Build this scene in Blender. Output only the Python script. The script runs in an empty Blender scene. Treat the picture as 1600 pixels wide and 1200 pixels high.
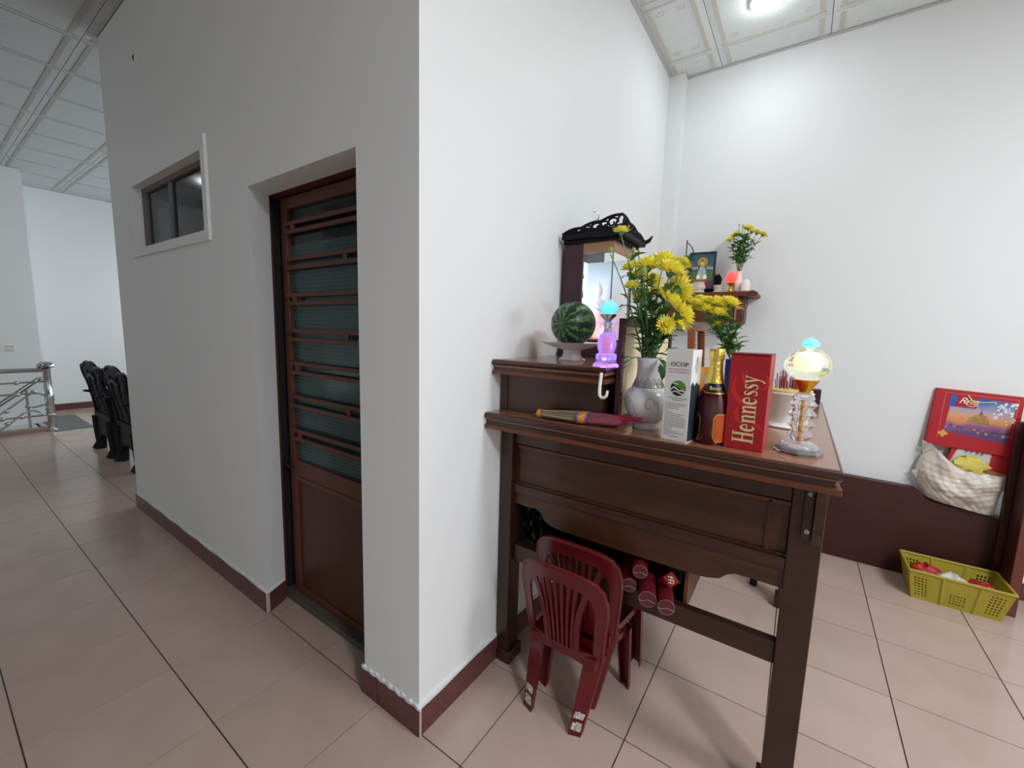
import bpy, bmesh, math, random
from mathutils import Vector, Matrix, Euler
random.seed(7)
PI = math.pi
S = bpy.context.scene
COL = S.collection

# ------------------------------------------------------------------ camera
CAM = Vector((0.96587, -0.89529, 1.39754))
AX = Vector((0.82174822, 0.56916453, 0.0279572))
AY = Vector((-0.0943222, 0.08746887, 0.99169175))
AZ = Vector((-0.56199038, 0.81755791, -0.12556223))
FPX = 651.23
cd = bpy.data.cameras.new('camera'); cam = bpy.data.objects.new('camera', cd); COL.objects.link(cam)
cd.sensor_fit = 'HORIZONTAL'; cd.sensor_width = 36; cd.lens = FPX * 36 / 1600; cd.clip_start = .02; cd.clip_end = 100
m = Matrix.Identity(4)
for i in range(3):
    m[i][0], m[i][1], m[i][2], m[i][3] = AX[i], AY[i], -AZ[i], CAM[i]
cam.matrix_world = m
S.camera = cam
# ------------------------------------------------------------------ world, exposure
W = bpy.data.worlds.new('World'); S.world = W; W.use_nodes = True
bg = W.node_tree.nodes['Background']
bg.inputs[0].default_value = (.86, .93, 1.0, 1); bg.inputs[1].default_value = 1.6
S.view_settings.view_transform = 'Standard'; S.view_settings.look = 'None'
S.view_settings.gamma = 1; S.view_settings.use_curve_mapping = False
S.view_settings.exposure = 0.76
LAMP_ROOM = 48.0        # emission of the lamp over the altar room
LAMP_SIDE = 38.0        # emission of the second altar room lamp, right of the frame
LAMP_HALL = 66.0        # emission of the dimmer hall lamp behind the viewer

# ------------------------------------------------------------------ helpers
def hexc(h):
    h = h.lstrip('#'); v = [int(h[i:i+2], 16) / 255 for i in (0, 2, 4)]
    return tuple(c / 12.92 if c <= .04045 else ((c + .055) / 1.055) ** 2.4 for c in v) + (1,)

def mat(name, col, rough=.5, metal=0, spec=.5, var=None, bump=None, emis=None, es=0, trans=0, ior=1.45, alpha=1, coat=0, col2=None, stretch=(1, 1, 1), subs=0):
    M = bpy.data.materials.new(name); M.use_nodes = True
    nt = M.node_tree; b = nt.nodes['Principled BSDF']
    c = hexc(col) if isinstance(col, str) else col
    b.inputs['Base Color'].default_value = c
    b.inputs['Roughness'].default_value = rough; b.inputs['Metallic'].default_value = metal
    b.inputs['Specular IOR Level'].default_value = spec; b.inputs['IOR'].default_value = ior
    b.inputs['Transmission Weight'].default_value = trans; b.inputs['Alpha'].default_value = alpha
    b.inputs['Coat Weight'].default_value = coat
    if subs: b.inputs['Subsurface Weight'].default_value = subs
    if emis:
        b.inputs['Emission Color'].default_value = hexc(emis); b.inputs['Emission Strength'].default_value = es
    if var or bump:
        tc = nt.nodes.new('ShaderNodeTexCoord'); mp = nt.nodes.new('ShaderNodeMapping')
        mp.inputs['Scale'].default_value = stretch
        nt.links.new(tc.outputs['Object'], mp.inputs['Vector'])
    if var:
        n = nt.nodes.new('ShaderNodeTexNoise'); n.inputs['Scale'].default_value = var[0]; n.inputs['Detail'].default_value = 6
        nt.links.new(mp.outputs[0], n.inputs['Vector'])
        r = nt.nodes.new('ShaderNodeValToRGB')
        r.color_ramp.elements[0].position = .5 - var[1]; r.color_ramp.elements[1].position = .5 + var[1]
        r.color_ramp.elements[0].color = c; r.color_ramp.elements[1].color = hexc(col2) if col2 else tuple(min(1, x * 1.25) for x in c[:3]) + (1,)
        nt.links.new(n.outputs['Fac'], r.inputs['Fac']); nt.links.new(r.outputs[0], b.inputs['Base Color'])
    if bump:
        n2 = nt.nodes.new('ShaderNodeTexNoise'); n2.inputs['Scale'].default_value = bump[0]; n2.inputs['Detail'].default_value = 4
        nt.links.new(mp.outputs[0], n2.inputs['Vector'])
        bp = nt.nodes.new('ShaderNodeBump'); bp.inputs['Strength'].default_value = bump[1]; bp.inputs['Distance'].default_value = bump[2] if len(bump) > 2 else .002
        nt.links.new(n2.outputs['Fac'], bp.inputs['Height']); nt.links.new(bp.outputs[0], b.inputs['Normal'])
    return M

class MB:
    """collects shapes, builds ONE mesh object"""
    def __init__(s): s.v = []; s.f = []; s.mi = []; s.cur = 0
    def add(s, vs, fs):
        o = len(s.v); s.v += [tuple(v) for v in vs]
        s.f += [tuple(i + o for i in f) for f in fs]; s.mi += [s.cur] * len(fs); return s
    def box(s, lo, hi, bev=0, M=None):
        if bev > 0:
            bm = bmesh.new(); bmesh.ops.create_cube(bm, size=1)
            for v in bm.verts:
                v.co = Vector([(lo[i] + hi[i]) / 2 + v.co[i] * (hi[i] - lo[i]) for i in range(3)])
            bmesh.ops.bevel(bm, geom=bm.edges[:], offset=bev, segments=2, affect='EDGES', profile=.5)
            return s.bm(bm, M)
        x0, y0, z0 = lo; x1, y1, z1 = hi
        vs = [(x0, y0, z0), (x1, y0, z0), (x1, y1, z0), (x0, y1, z0), (x0, y0, z1), (x1, y0, z1), (x1, y1, z1), (x0, y1, z1)]
        if M: vs = [M @ Vector(v) for v in vs]
        return s.add(vs, [(3, 2, 1, 0), (4, 5, 6, 7), (0, 1, 5, 4), (1, 2, 6, 5), (2, 3, 7, 6), (3, 0, 4, 7)])
    def bm(s, bm, M=None):
        bm.verts.index_update(); bm.verts.ensure_lookup_table()
        vs = [(M @ v.co) if M else v.co.copy() for v in bm.verts]
        s.add(vs, [tuple(v.index for v in f.verts) for f in bm.faces]); bm.free(); return s
    def tube(s, pts, r, n=8, caps=True, flat=None):
        pts = [Vector(p) for p in pts]; k = len(pts)
        rs = r if isinstance(r, (list, tuple)) else [r] * k
        vs = []; fs = []; prev = None
        for i, p in enumerate(pts):
            t = (pts[min(i + 1, k - 1)] - pts[max(i - 1, 0)])
            t = t.normalized() if t.length > 1e-9 else Vector((0, 0, 1))
            if prev is None:
                a = Vector((0, 0, 1)) if abs(t.z) < .9 else Vector((1, 0, 0))
                u = t.cross(a).normalized()
            else:
                u = (prev - t * prev.dot(t)); u = u.normalized() if u.length > 1e-6 else t.orthogonal().normalized()
            prev = u; w = t.cross(u)
            for j in range(n):
                an = 2 * PI * j / n
                vs.append(p + (u * math.cos(an) + w * math.sin(an) * (flat or 1)) * rs[i])
        for i in range(k - 1):
            for j in range(n):
                fs.append((i * n + j, i * n + (j + 1) % n, (i + 1) * n + (j + 1) % n, (i + 1) * n + j))
        if caps: fs += [tuple(range(n - 1, -1, -1)), tuple(range((k - 1) * n, k * n))]
        return s.add(vs, fs)
    def lathe(s, prof, c=(0, 0, 0), n=24, wob=None, rot=0, M=None):
        vs = []; fs = []; k = len(prof)
        for i, (r, z) in enumerate(prof):
            for j in range(n):
                a = 2 * PI * j / n + rot
                rr = r * (1 + (wob(i, a) if wob else 0))
                v = Vector((c[0] + rr * math.cos(a), c[1] + rr * math.sin(a), c[2] + z))
                vs.append(M @ v if M else v)
        for i in range(k - 1):
            for j in range(n):
                fs.append((i * n + j, i * n + (j + 1) % n, (i + 1) * n + (j + 1) % n, (i + 1) * n + j))
        fs.append(tuple(range(n - 1, -1, -1))); fs.append(tuple(range((k - 1) * n, k * n)))
        return s.add(vs, fs)
    def prism(s, poly, fn0, fn1):
        """poly of 2D points; fn0/fn1 map a 2D point to the two end faces"""
        n = len(poly)
        vs = [fn0(p) for p in poly] + [fn1(p) for p in poly]
        fs = [tuple(range(n - 1, -1, -1)), tuple(range(n, 2 * n))]
        fs += [(i, (i + 1) % n, n + (i + 1) % n, n + i) for i in range(n)]
        return s.add(vs, fs)
    def strip(s, A, B, off):
        """solid band between two 3D polylines A and B, thickened by vectors off (one vector or one per point)"""
        k = len(A); vs = []
        for i in range(k):
            o = off[i] if isinstance(off, list) else off
            a, b = Vector(A[i]), Vector(B[i]); vs += [a, b, b + o, a + o]
        fs = []
        for i in range(k - 1):
            p, q = 4 * i, 4 * i + 4
            fs += [(p, p + 1, q + 1, q), (p + 1, p + 2, q + 2, q + 1), (p + 2, p + 3, q + 3, q + 2), (p + 3, p, q, q + 3)]
        fs += [(3, 2, 1, 0), (4 * k - 4, 4 * k - 3, 4 * k - 2, 4 * k - 1)]
        return s.add(vs, fs)
    def ball(s, c, r, n=10, sc=(1, 1, 1)):
        prof = []
        k = max(5, n // 2 + 1)
        for i in range(k + 1):
            t = -PI / 2 + PI * i / k
            prof.append((max(1e-4, math.cos(t)), math.sin(t)))
        vs = []; fs = []
        for (a, b) in prof:
            for j in range(n):
                an = 2 * PI * j / n
                vs.append((c[0] + r * sc[0] * a * math.cos(an), c[1] + r * sc[1] * a * math.sin(an), c[2] + r * sc[2] * b))
        for i in range(k):
            for j in range(n):
                fs.append((i * n + j, i * n + (j + 1) % n, (i + 1) * n + (j + 1) % n, (i + 1) * n + j))
        return s.add(vs, fs)
    def mesh(s, name, mats, smooth=False):
        me = bpy.data.meshes.new(name); me.from_pydata(s.v, [], s.f)
        for x in (mats if isinstance(mats, (list, tuple)) else [mats]): me.materials.append(x)
        if len(me.materials) > 1: me.polygons.foreach_set('material_index', s.mi)
        bm = bmesh.new(); bm.from_mesh(me); bmesh.ops.recalc_face_normals(bm, faces=bm.faces[:]); bm.to_mesh(me); bm.free()
        if smooth:
            me.polygons.foreach_set('use_smooth', [True] * len(me.polygons))
            me.set_sharp_from_angle(angle=math.radians(smooth if smooth is not True else 40))
        me.update(); return me
    def build(s, name, mats, parent=None, smooth=False, kind=None):
        return link(name, s.mesh(name, mats, smooth), parent, kind)

def link(name, me, parent=None, kind=None, loc=None):
    o = bpy.data.objects.new(name, me); COL.objects.link(o)
    if loc is not None: o.location = loc
    if parent is not None:
        o.parent = parent
        if not parent.get('_local'): o.matrix_parent_inverse = Matrix.Translation(-world_loc(parent))
    if kind: o['kind'] = kind
    return o
def world_loc(o):
    v = Vector(o.location)
    while o.parent is not None:
        v = v + Vector(o.matrix_parent_inverse.translation); o = o.parent; v = v + Vector(o.location)
    return v
def tag(o, label, cat, group=None, kind=None):
    o['label'] = label; o['category'] = cat
    if group: o['group'] = group
    if kind: o['kind'] = kind
    return o
def thing(name, loc, label, cat, group=None, kind=None):
    o = bpy.data.objects.new(name, None); COL.objects.link(o); o.location = loc; o.empty_display_size = .05
    return tag(o, label, cat, group, kind)
def copy_tree(o, parent=None):
    c = o.copy(); COL.objects.link(c)
    if parent is not None:
        inv = o.matrix_parent_inverse.copy(); c.parent = parent; c.matrix_parent_inverse = inv
    for ch in list(o.children): copy_tree(ch, c)
    return c
def at(x, y, Y):
    """point of the place seen at photo pixel x, y that stands at depth coordinate Y"""
    d = AZ + AX * ((x - 800) / FPX) - AY * ((y - 600) / FPX)
    return CAM + d * ((Y - CAM.y) / d.y)
def text_mesh(txt, size, shear=0, ext=.0004, sx=1):
    cu = bpy.data.curves.new('t', 'FONT'); cu.body = txt; cu.size = size; cu.shear = shear; cu.extrude = ext
    cu.align_x = 'CENTER'; cu.align_y = 'CENTER'; cu.resolution_u = 3
    o = bpy.data.objects.new('t', cu); COL.objects.link(o)
    dg = bpy.context.evaluated_depsgraph_get()
    me = bpy.data.meshes.new_from_object(o.evaluated_get(dg))
    bpy.data.objects.remove(o); bpy.data.curves.remove(cu)
    me.transform(Matrix.Scale(sx, 4, (1, 0, 0)))
    return me
def put_text(txt, size, mt, parent, origin, xdir, ydir, name='lettering', shear=0, sx=1):
    me = text_mesh(txt, size, shear, sx=sx); me.name = name
    X = Vector(xdir).normalized(); Y = Vector(ydir).normalized(); Z = X.cross(Y)
    M = Matrix((( X.x, Y.x, Z.x, origin[0]), (X.y, Y.y, Z.y, origin[1]), (X.z, Y.z, Z.z, origin[2]), (0, 0, 0, 1)))
    me.transform(M); me.materials.clear(); me.materials.append(mt)
    return link(name, me, parent)

def serif_word(word, height, sx, mt, parent, origin, xdir, ydir, name='lettering'):
    """high contrast serif letters drawn as strips; origin is the left end of the baseline"""
    X = Vector(xdir).normalized(); Y = Vector(ydir).normalized(); N = X.cross(Y); org_ = Vector(origin)
    q = MB(); pen = [0.]
    def P(u, v): return org_ + X * ((pen[0] + u) * height * sx) + Y * (v * height)
    def quad(a, b_, c_, d_): q.prism([a, b_, c_, d_], lambda p: P(*p), lambda p: P(*p) + N * .0005)
    def bar(u0, v0, u1, v1): quad((u0, v0), (u1, v0), (u1, v1), (u0, v1))
    def stroke(pts, ws, cap=True):
        A_, B_ = [], []
        for i, (u, v) in enumerate(pts):
            a = Vector((pts[min(i + 1, len(pts) - 1)][0] - pts[max(i - 1, 0)][0], pts[min(i + 1, len(pts) - 1)][1] - pts[max(i - 1, 0)][1])).normalized(); w_ = ws[i] if isinstance(ws, list) else ws
            A_.append(P(u - a.y * w_, v + a.x * w_)); B_.append(P(u + a.y * w_, v - a.x * w_))
        q.strip(A_, B_, N * .0005)
    for ch in word:
        if ch == 'H':
            for u in (.10, .58): bar(u, 0, u + .17, 1); bar(u - .09, 0, u + .26, .05); bar(u - .09, .95, u + .26, 1)
            bar(.27, .47, .58, .54); adv = .90
        elif ch == 'e':
            pts = []; ws = []
            for k in range(22):
                a = math.radians(5 + 315 * k / 21); pts.append((.27 + .21 * math.cos(a), .32 + .29 * math.sin(a))); ws.append(.03 + .055 * abs(math.cos(a / 2 + PI / 2)) ** 2 if k < 19 else .02)
            stroke(pts, ws); bar(.10, .32, .48, .37); adv = .60
        elif ch == 'n':
            bar(.07, 0, .22, .60); bar(-.01, 0, .30, .045); bar(-.01, .56, .1, .61)
            stroke([(.21, .46), (.28, .56), (.38, .60), (.47, .55), (.50, .44)], [.02, .035, .045, .06, .075]); bar(.425, 0, .575, .45); bar(.35, 0, .65, .045); adv = .69
        elif ch == 's':
            stroke([(.38, .46), (.36, .56), (.25, .60), (.14, .55), (.12, .46), (.19, .37), (.30, .29), (.38, .20), (.36, .08), (.24, .015), (.10, .04), (.06, .16)], [.012, .03, .025, .045, .06, .075, .075, .06, .045, .025, .03, .012]); adv = .47
        elif ch == 'y':
            stroke([(.10, .60), (.30, .03)], .065); stroke([(.50, .60), (.30, .05), (.18, -.22), (.06, -.28)], [.03, .028, .035, .05]); bar(-.01, .56, .24, .605); bar(.38, .56, .60, .605); adv = .6
        pen[0] += adv
    return q.build(name, mt, parent)

# ------------------------------------------------------------------ materials
PAINT = mat('white_wall_paint', '#eaedec', .55, spec=.3, bump=(180, .06, .001))
PLASTER = mat('rough_plaster', '#e4e6e3', .7, bump=(60, .4, .004))
GRANITE = mat('red_granite', '#3f1c1f', .3, var=(160, .14), col2='#7d4a49')
GROUT = mat('pale_grout', '#b5aaa2', .8)
JOINT = mat('dark_joint', '#3c3029', .9)
WOOD = mat('dark_altar_wood', '#2c160e', .36, var=(9, .32), col2='#402214', stretch=(1.2, 1.2, 9), coat=.25)
WOODX = mat('dark_altar_wood_x', '#2f170e', .35, var=(7, .3), col2='#482617', stretch=(1, 8, 10), coat=.25)
WOODL = mat('brown_panel_wood', '#351d10', .42, var=(5, .3), col2='#553018', stretch=(1.2, 8, 7), coat=.15)
WOODE = mat('lighter_edge_wood', '#54301c', .42, var=(8, .3), col2='#734227', stretch=(1.5, 8, 8))
WOODTOP = mat('table_top_wood', '#85543d', .26, var=(6, .3), col2='#9a664b', stretch=(8, 1, 8), coat=.5)
WOODR = mat('red_brown_shelf_wood', '#5c2a1c', .45, var=(8, .3), col2='#743824', stretch=(1.5, 8, 8))
MAHOG = mat('dark_red_cabinet_wood', '#351a24', .35, var=(10, .3), col2='#43202b', stretch=(8, 8, 1.5))
BLACKWOOD = mat('black_lacquer_wood', '#0e0d12', .5, spec=.22, var=(20, .3), col2='#17161c')
DOORM = mat('brown_door_metal', '#5a3324', .42, var=(30, .3), col2='#64392a')
DOORD = mat('brown_door_panel', '#4a281b', .4, var=(14, .3), col2='#54301f')
CHROME = mat('stainless_steel', '#b9bbb9', .18, metal=1)
CHINA = mat('white_porcelain', '#eceae6', .15, coat=.4)
GOLD = mat('gold_plate', '#d9a32c', .25, metal=1)
GREEN = mat('stem_green', '#527d44', .5, var=(30, .2), col2='#6f9a58')
LEAF = mat('leaf_green', '#43703a', .5, var=(40, .2), col2='#64914f')
YELLOW = mat('yellow_petals', '#fff024', .6, var=(60, .25), col2='#fff98a')
GLASS = mat('clear_crystal', '#ffffff', .03, trans=.82, ior=1.32)
REDPL = mat('red_plastic', '#5a0d15', .32, var=(6, .3), col2='#68121b', coat=.1)
WHITE = mat('white_plastic', '#f0efe9', .4)
BLACK = mat('black_print', '#1c1c1e', .6)

# ================================================================== SETTING
ZC = 3.25; YB = 2.50; XF = -3.07; TX = -.2113; TY = .002; T = .4
# ---- floor: slab with a stairwell hole, tiles on top
FLOORM = bpy.data.materials.new('floor_slab'); FLOORM.use_nodes = True
nt = FLOORM.node_tree; b = nt.nodes['Principled BSDF']; b.inputs['Roughness'].default_value = .4
tc = nt.nodes.new('ShaderNodeTexCoord'); mp = nt.nodes.new('ShaderNodeMapping'); br = nt.nodes.new('ShaderNodeTexBrick')
mp.inputs['Location'].default_value = (-TX, -TY, 0)
br.offset = 0; br.inputs['Scale'].default_value = 1; br.inputs['Brick Width'].default_value = T; br.inputs['Row Height'].default_value = T
br.inputs['Mortar Size'].default_value = .004; br.inputs['Color1'].default_value = hexc('#b59b8d'); br.inputs['Color2'].default_value = hexc('#b1978a'); br.inputs['Mortar'].default_value = hexc('#3c3029')
nt.links.new(tc.outputs['Object'], mp.inputs[0]); nt.links.new(mp.outputs[0], br.inputs[0]); nt.links.new(br.outputs[0], b.inputs['Base Color'])
fl = MB()
for lo, hi in [((-6.76, -5.5, -.12), (5, 0, -.004)), ((-8.3, 0, -.12), (5, YB, -.004)), ((-8.3, -5.5, -.12), (-7.36, 0, -.004))]: fl.box(lo, hi)
floor = tag(fl.build('floor', FLOORM), 'glossy pinkish beige square tile floor through hall and altar room', 'floor', kind='structure')
TILE = bpy.data.materials.new('floor_tile'); TILE.use_nodes = True
nt = TILE.node_tree; b = nt.nodes['Principled BSDF']; b.inputs['Roughness'].default_value = .2; b.inputs['Specular IOR Level'].default_value = .45
oi = nt.nodes.new('ShaderNodeObjectInfo'); n = nt.nodes.new('ShaderNodeTexNoise'); n.inputs['Scale'].default_value = 5; n.inputs['Detail'].default_value = 8
tc = nt.nodes.new('ShaderNodeTexCoord'); nt.links.new(tc.outputs['Object'], n.inputs[0])
ad = nt.nodes.new('ShaderNodeMath'); ad.operation = 'MULTIPLY_ADD'; ad.inputs[1].default_value = .35; nt.links.new(oi.outputs['Random'], ad.inputs[0]); nt.links.new(n.outputs['Fac'], ad.inputs[2])
r = nt.nodes.new('ShaderNodeValToRGB'); r.color_ramp.elements[0].position = .3; r.color_ramp.elements[1].position = 1.0
r.color_ramp.elements[0].color = hexc('#b49c8f'); r.color_ramp.elements[1].color = hexc('#c0a89b')
nt.links.new(ad.outputs[0], r.inputs[0]); nt.links.new(r.outputs[0], b.inputs['Base Color'])
def tile_mesh(w, d):
    return MB().box((-w / 2, -d / 2, -.004), (w / 2, d / 2, 0)).mesh('tile', TILE)
cache = {}
def cells(lo, hi, o, s):
    k0 = math.floor((lo - o) / s + 1e-6); out = []
    k = k0
    while o + k * s < hi - 1e-6:
        a, b_ = max(lo, o + k * s), min(hi, o + (k + 1) * s)
        if b_ - a > .02: out.append((a, b_))
        k += 1
    return out
G = .0022
def lay_tiles(x0, x1, y0, y1):
    for (a, b_) in cells(x0, x1, TX, T):
        for (c, d) in cells(y0, y1, TY, T):
            key = (round(b_ - a, 3), round(d - c, 3))
            if key not in cache: cache[key] = tile_mesh(b_ - a - 2 * G, d - c - 2 * G)
            link('tile', cache[key], floor, loc=((a + b_) / 2, (c + d) / 2, 0))
lay_tiles(-6.76, 3.0, TY - 4 * T, TY)
lay_tiles(XF, 0, TY, .10) if False else None
lay_tiles(-8.3, XF, TY, TY + 3 * T)
lay_tiles(0, 3.0, TY, YB)
lay_tiles(-1.11, -.30, TY, .17)

# ---- ceiling with embossed panels
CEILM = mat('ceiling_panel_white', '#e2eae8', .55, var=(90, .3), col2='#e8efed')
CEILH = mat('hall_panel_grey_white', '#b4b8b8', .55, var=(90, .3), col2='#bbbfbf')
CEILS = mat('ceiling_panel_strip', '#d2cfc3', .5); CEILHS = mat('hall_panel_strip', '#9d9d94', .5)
CEILG = mat('ceiling_glitter', '#ffffff', .1, metal=.6)
CORN = mat('ceiling_ornament', '#d6d4c9', .5)
cl = MB(); cl.box((-8.4, -5.5, ZC + .014), (5, YB + .1, ZC + .08))
ceil = tag(cl.build('ceiling', mat('ceiling_void', '#8d8f8d', .8)), 'white suspended ceiling of square embossed panels', 'ceiling', kind='structure')
def panel_mesh(w, d, hall):
    p = MB(); g = .0018
    p.box((-w / 2 + g, -d / 2 + g, .004), (w / 2 - g, d / 2 - g, .012))
    p.cur = 1
    if hall:
        for s in (-1, 1):
            if d > .3:
                p.box((-w / 2 + .03, s * (d / 2 - .055) - .014, 0), (w / 2 - .03, s * (d / 2 - .055) + .014, .005))
            p.cur = 0; p.box((s * (w / 2 - .022) - .01, -d / 2 + .012, .001), (s * (w / 2 - .022) + .01, d / 2 - .012, .005)); p.cur = 1
    else:
        for s in (-1, 1):
            if w > .25:
                p.box((s * (w / 2 - .05) - .012, -d / 2 + .02, 0), (s * (w / 2 - .05) + .012, d / 2 - .02, .005))
            if d > .25:
                p.box((-w / 2 + .03, s * (d / 2 - .03) - .007, .001), (w / 2 - .03, s * (d / 2 - .03) + .007, .005))
        p.cur = 2
        if w > .3 and d > .3:
            for sx in (-1, 1):
                for sy in (-1, 1):
                    cx, cy = sx * (w / 2 - .11), sy * (d / 2 - .1)
                    for k in range(7):
                        an = k * .9; p.ball((cx + .03 * math.cos(an) * (.4 + k * .1), cy + .022 * math.sin(an) * (.4 + k * .1), .004), .006, 6, (1.4, 1, .5))
    p.cur = 3
    rr = random.Random(3)
    for k in range(14):
        x, y = rr.uniform(-.18, .18) * w / .6, rr.uniform(-.16, .16) * d / .6
        p.box((x - .0025, y - .0025, .0025), (x + .0025, y + .0025, .0045))
    return p.mesh('panel', [CEILH if hall else CEILM, CEILHS if hall else CEILS, CORN, CEILG])
pc = {}
def lay_panels(x0, x1, y0, y1, ox, oy, s, hall):
    for (a, b_) in cells(x0, x1, ox, s):
        for (c, d) in cells(y0, y1, oy, s):
            key = (round(b_ - a, 3), round(d - c, 3), hall)
            if key not in pc: pc[key] = panel_mesh(b_ - a, d - c, hall)
            link('panel', pc[key], ceil, loc=((a + b_) / 2, (c + d) / 2, ZC))
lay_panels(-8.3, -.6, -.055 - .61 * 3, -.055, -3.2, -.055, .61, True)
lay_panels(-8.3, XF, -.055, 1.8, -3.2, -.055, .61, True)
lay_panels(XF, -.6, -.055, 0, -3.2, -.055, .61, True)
lay_panels(0, 3.0, -.72, YB, .335, 1.68 - .6, .6, False)
tr = MB()
tr.box((0, 0, ZC - .006), (.022, YB - .1, ZC)); tr.box((.1, YB - .02, ZC - .004), (3, YB, ZC))
tag(tr.build('trim_1', mat('ceiling_edge_trim', '#c9ccca', .5)), 'thin white edge trim between ceiling panels and altar room walls', 'trim', kind='structure')

# ---- walls
DX0, DX1, DZ = -1.06, -.30, 1.985
WX0, WX1, WZ0, WZ1 = -2.625, -1.505, 1.85, 2.235
wl = MB()
def wbox(x0, x1, z0, z1): wl.box((x0, 0, z0), (x1, .11, z1))
wbox(XF, WX0, 0, ZC); wbox(WX0, WX1, 0, WZ0); wbox(WX0, WX1, WZ1, ZC)
wl.prism([(WX1, 0), (DX0, 0), (DX0 - .05, .11), (WX1, .11)], lambda p: (p[0], p[1], 0), lambda p: (p[0], p[1], DZ))
wl.box((WX1, 0, DZ), (DX1, .11, ZC)); wl.box((DX1, 0, 0), (0, .11, ZC))
tag(wl.build('wall_left', PAINT), 'white painted wall with brown door and small high window', 'wall', kind='structure')
wr = MB(); wr.box((-.11, .11, 0), (0, YB, ZC))
tag(wr.build('wall_right', PAINT), 'white painted wall behind the wooden altar, meeting the corner edge', 'wall', kind='structure')
wb = MB(); wb.box((-.11, YB, 0), (5, YB + .1, ZC))
tag(wb.build('wall_back', PAINT), 'bright white rear wall of the altar room with the wall shelf', 'wall', kind='structure')
pl = MB(); pl.box((0, 2.41, 0), (.105, YB, ZC))
tag(pl.build('trim_2', PAINT), 'slim white corner pilaster between altar wall and rear wall', 'trim', kind='structure')
we = MB(); we.box((XF, .11, 0), (XF + .1, 2.0, ZC)); we.box((XF + .1, 1.9, 0), (-.11, 2.0, ZC))
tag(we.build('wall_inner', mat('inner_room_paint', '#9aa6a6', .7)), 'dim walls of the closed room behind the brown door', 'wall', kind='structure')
wf = MB(); wf.box((-8.4, .11, 0), (-8.3, YB + .1, ZC)); wf.box((-8.3, YB, 0), (XF, YB + .1, .9)); wf.box((-8.3, YB, 2.4), (XF, YB + .1, ZC))
tag(wf.build('wall_far', PAINT), 'pale far wall of the hall behind the steel railing', 'wall', kind='structure')
wp = MB(); wp.box((-8.3, -5.5, -1.6), (-7.36, .11, ZC))
tag(wp.build('wall_stair', PAINT), 'pale stairwell wall at far left with a white socket', 'wall', kind='structure')
wq = MB(); wq.box((-7.36, -4.6, 0), (4.4, -4.5, ZC))
tag(wq.build('wall_front', PAINT), 'white hall wall behind the viewer', 'wall', kind='structure')
wq = MB(); wq.box((4.3, -4.5, 0), (4.4, YB, ZC))
tag(wq.build('wall_side', PAINT), 'white side wall of the altar room beyond the right edge', 'wall', kind='structure')
sw = MB(); sw.box((-7.36, -3.2, -1.6), (-6.76, 0, -1.5)); sw.box((-6.78, -3.2, -1.5), (-6.76, 0, -.12)); sw.box((-7.36, -.02, -1.5), (-6.78, 0, -.12))
sw.box((-7.36, -.75, -1.5), (-6.78, -.02, -.004))  # pale landing added to cover the stairwell where hardly any light reaches
for k in range(7): sw.box((-7.36, -.75 - .27 * (k + 1), -1.5), (-6.78, -.75 - .27 * k, -.20 - .17 * k))
tag(sw.build('floor_stairwell', mat('stair_stone', '#c9cac8', .5)), 'grey stone stairs going down behind the railing', 'stairs', kind='structure')

# ---- baseboards made of granite pieces
BH = .098
def baseboard(name, label, runs):
    root = thing(name, (runs[0][0][0], runs[0][0][1], 0), label, 'baseboard', kind='structure')
    for (p0, p1, nrm, o) in runs:                # run from p0 to p1, outward normal nrm, joint offset o along run
        d = Vector((p1[0] - p0[0], p1[1] - p0[1], 0)); L = d.length; d.normalize(); nv = Vector((nrm[0], nrm[1], 0))
        bk = MB(); P0 = Vector((p0[0], p0[1], 0))
        def bx(m_, a, b_, t0, t1, z0, z1):
            q = [P0 + d * a + nv * t0, P0 + d * b_ + nv * t0, P0 + d * b_ + nv * t1, P0 + d * a + nv * t1]
            vs = [(v.x, v.y, z0) for v in q] + [(v.x, v.y, z1) for v in q]
            m_.add(vs, [(3, 2, 1, 0), (4, 5, 6, 7), (0, 1, 5, 4), (1, 2, 6, 5), (2, 3, 7, 6), (3, 0, 4, 7)])
        bx(bk, 0, L, .0, .009, 0, BH); bk.build('grout_bed', GROUT, root)
        for (a, b_) in cells(0, L, o, T):
            g = MB(); bx(g, a + .0012, b_ - .0012, .001, .012, 0, BH); g.build('granite_piece', GRANITE, root)
        lp = MB(); N = 24
        A = []; B = []
        for k in range(N + 1):
            s = L * k / N; w = .004 * math.sin(k * 2.3) + .003 * math.sin(k * 5.1)
            A.append(P0 + d * s + nv * 0 + Vector((0, 0, BH))); B.append(P0 + d * s + nv * (.008 + .002 * math.sin(k * 1.7)) + Vector((0, 0, BH)))
        lp.strip(A, B, [Vector((0, 0, .012 + .004 * math.sin(k * 2.3))) for k in range(N + 1)]); lp.build('plaster_lip', PLASTER, root)
baseboard('baseboard_left', 'dark red granite baseboard along the wall left of the brown door',
          [((XF, 0), (DX0, 0), (0, -1), (TX - XF) % T - T), ((DX0, 0), (DX0 - .045, .10), (.91, .41), -.2)])
baseboard('baseboard_corner', 'dark red granite baseboard between brown door and wall corner', [((DX1 - .01, 0), (.012, 0), (0, -1), (TX - DX1) % T - T + .01)])
baseboard('baseboard_right', 'dark red speckled granite baseboard under the altar wall', [((0, 0), (0, 2.41), (1, 0), TY)])
baseboard('baseboard_far', 'dark red baseboard at the foot of the far hall wall', [((-8.3, .11), (-8.3, YB), (1, 0), .29)])
baseboard('baseboard_back', 'dark baseboard low on the rear wall right of the bench', [((2.0, YB), (4.0, YB), (0, -1), .1)])
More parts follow.
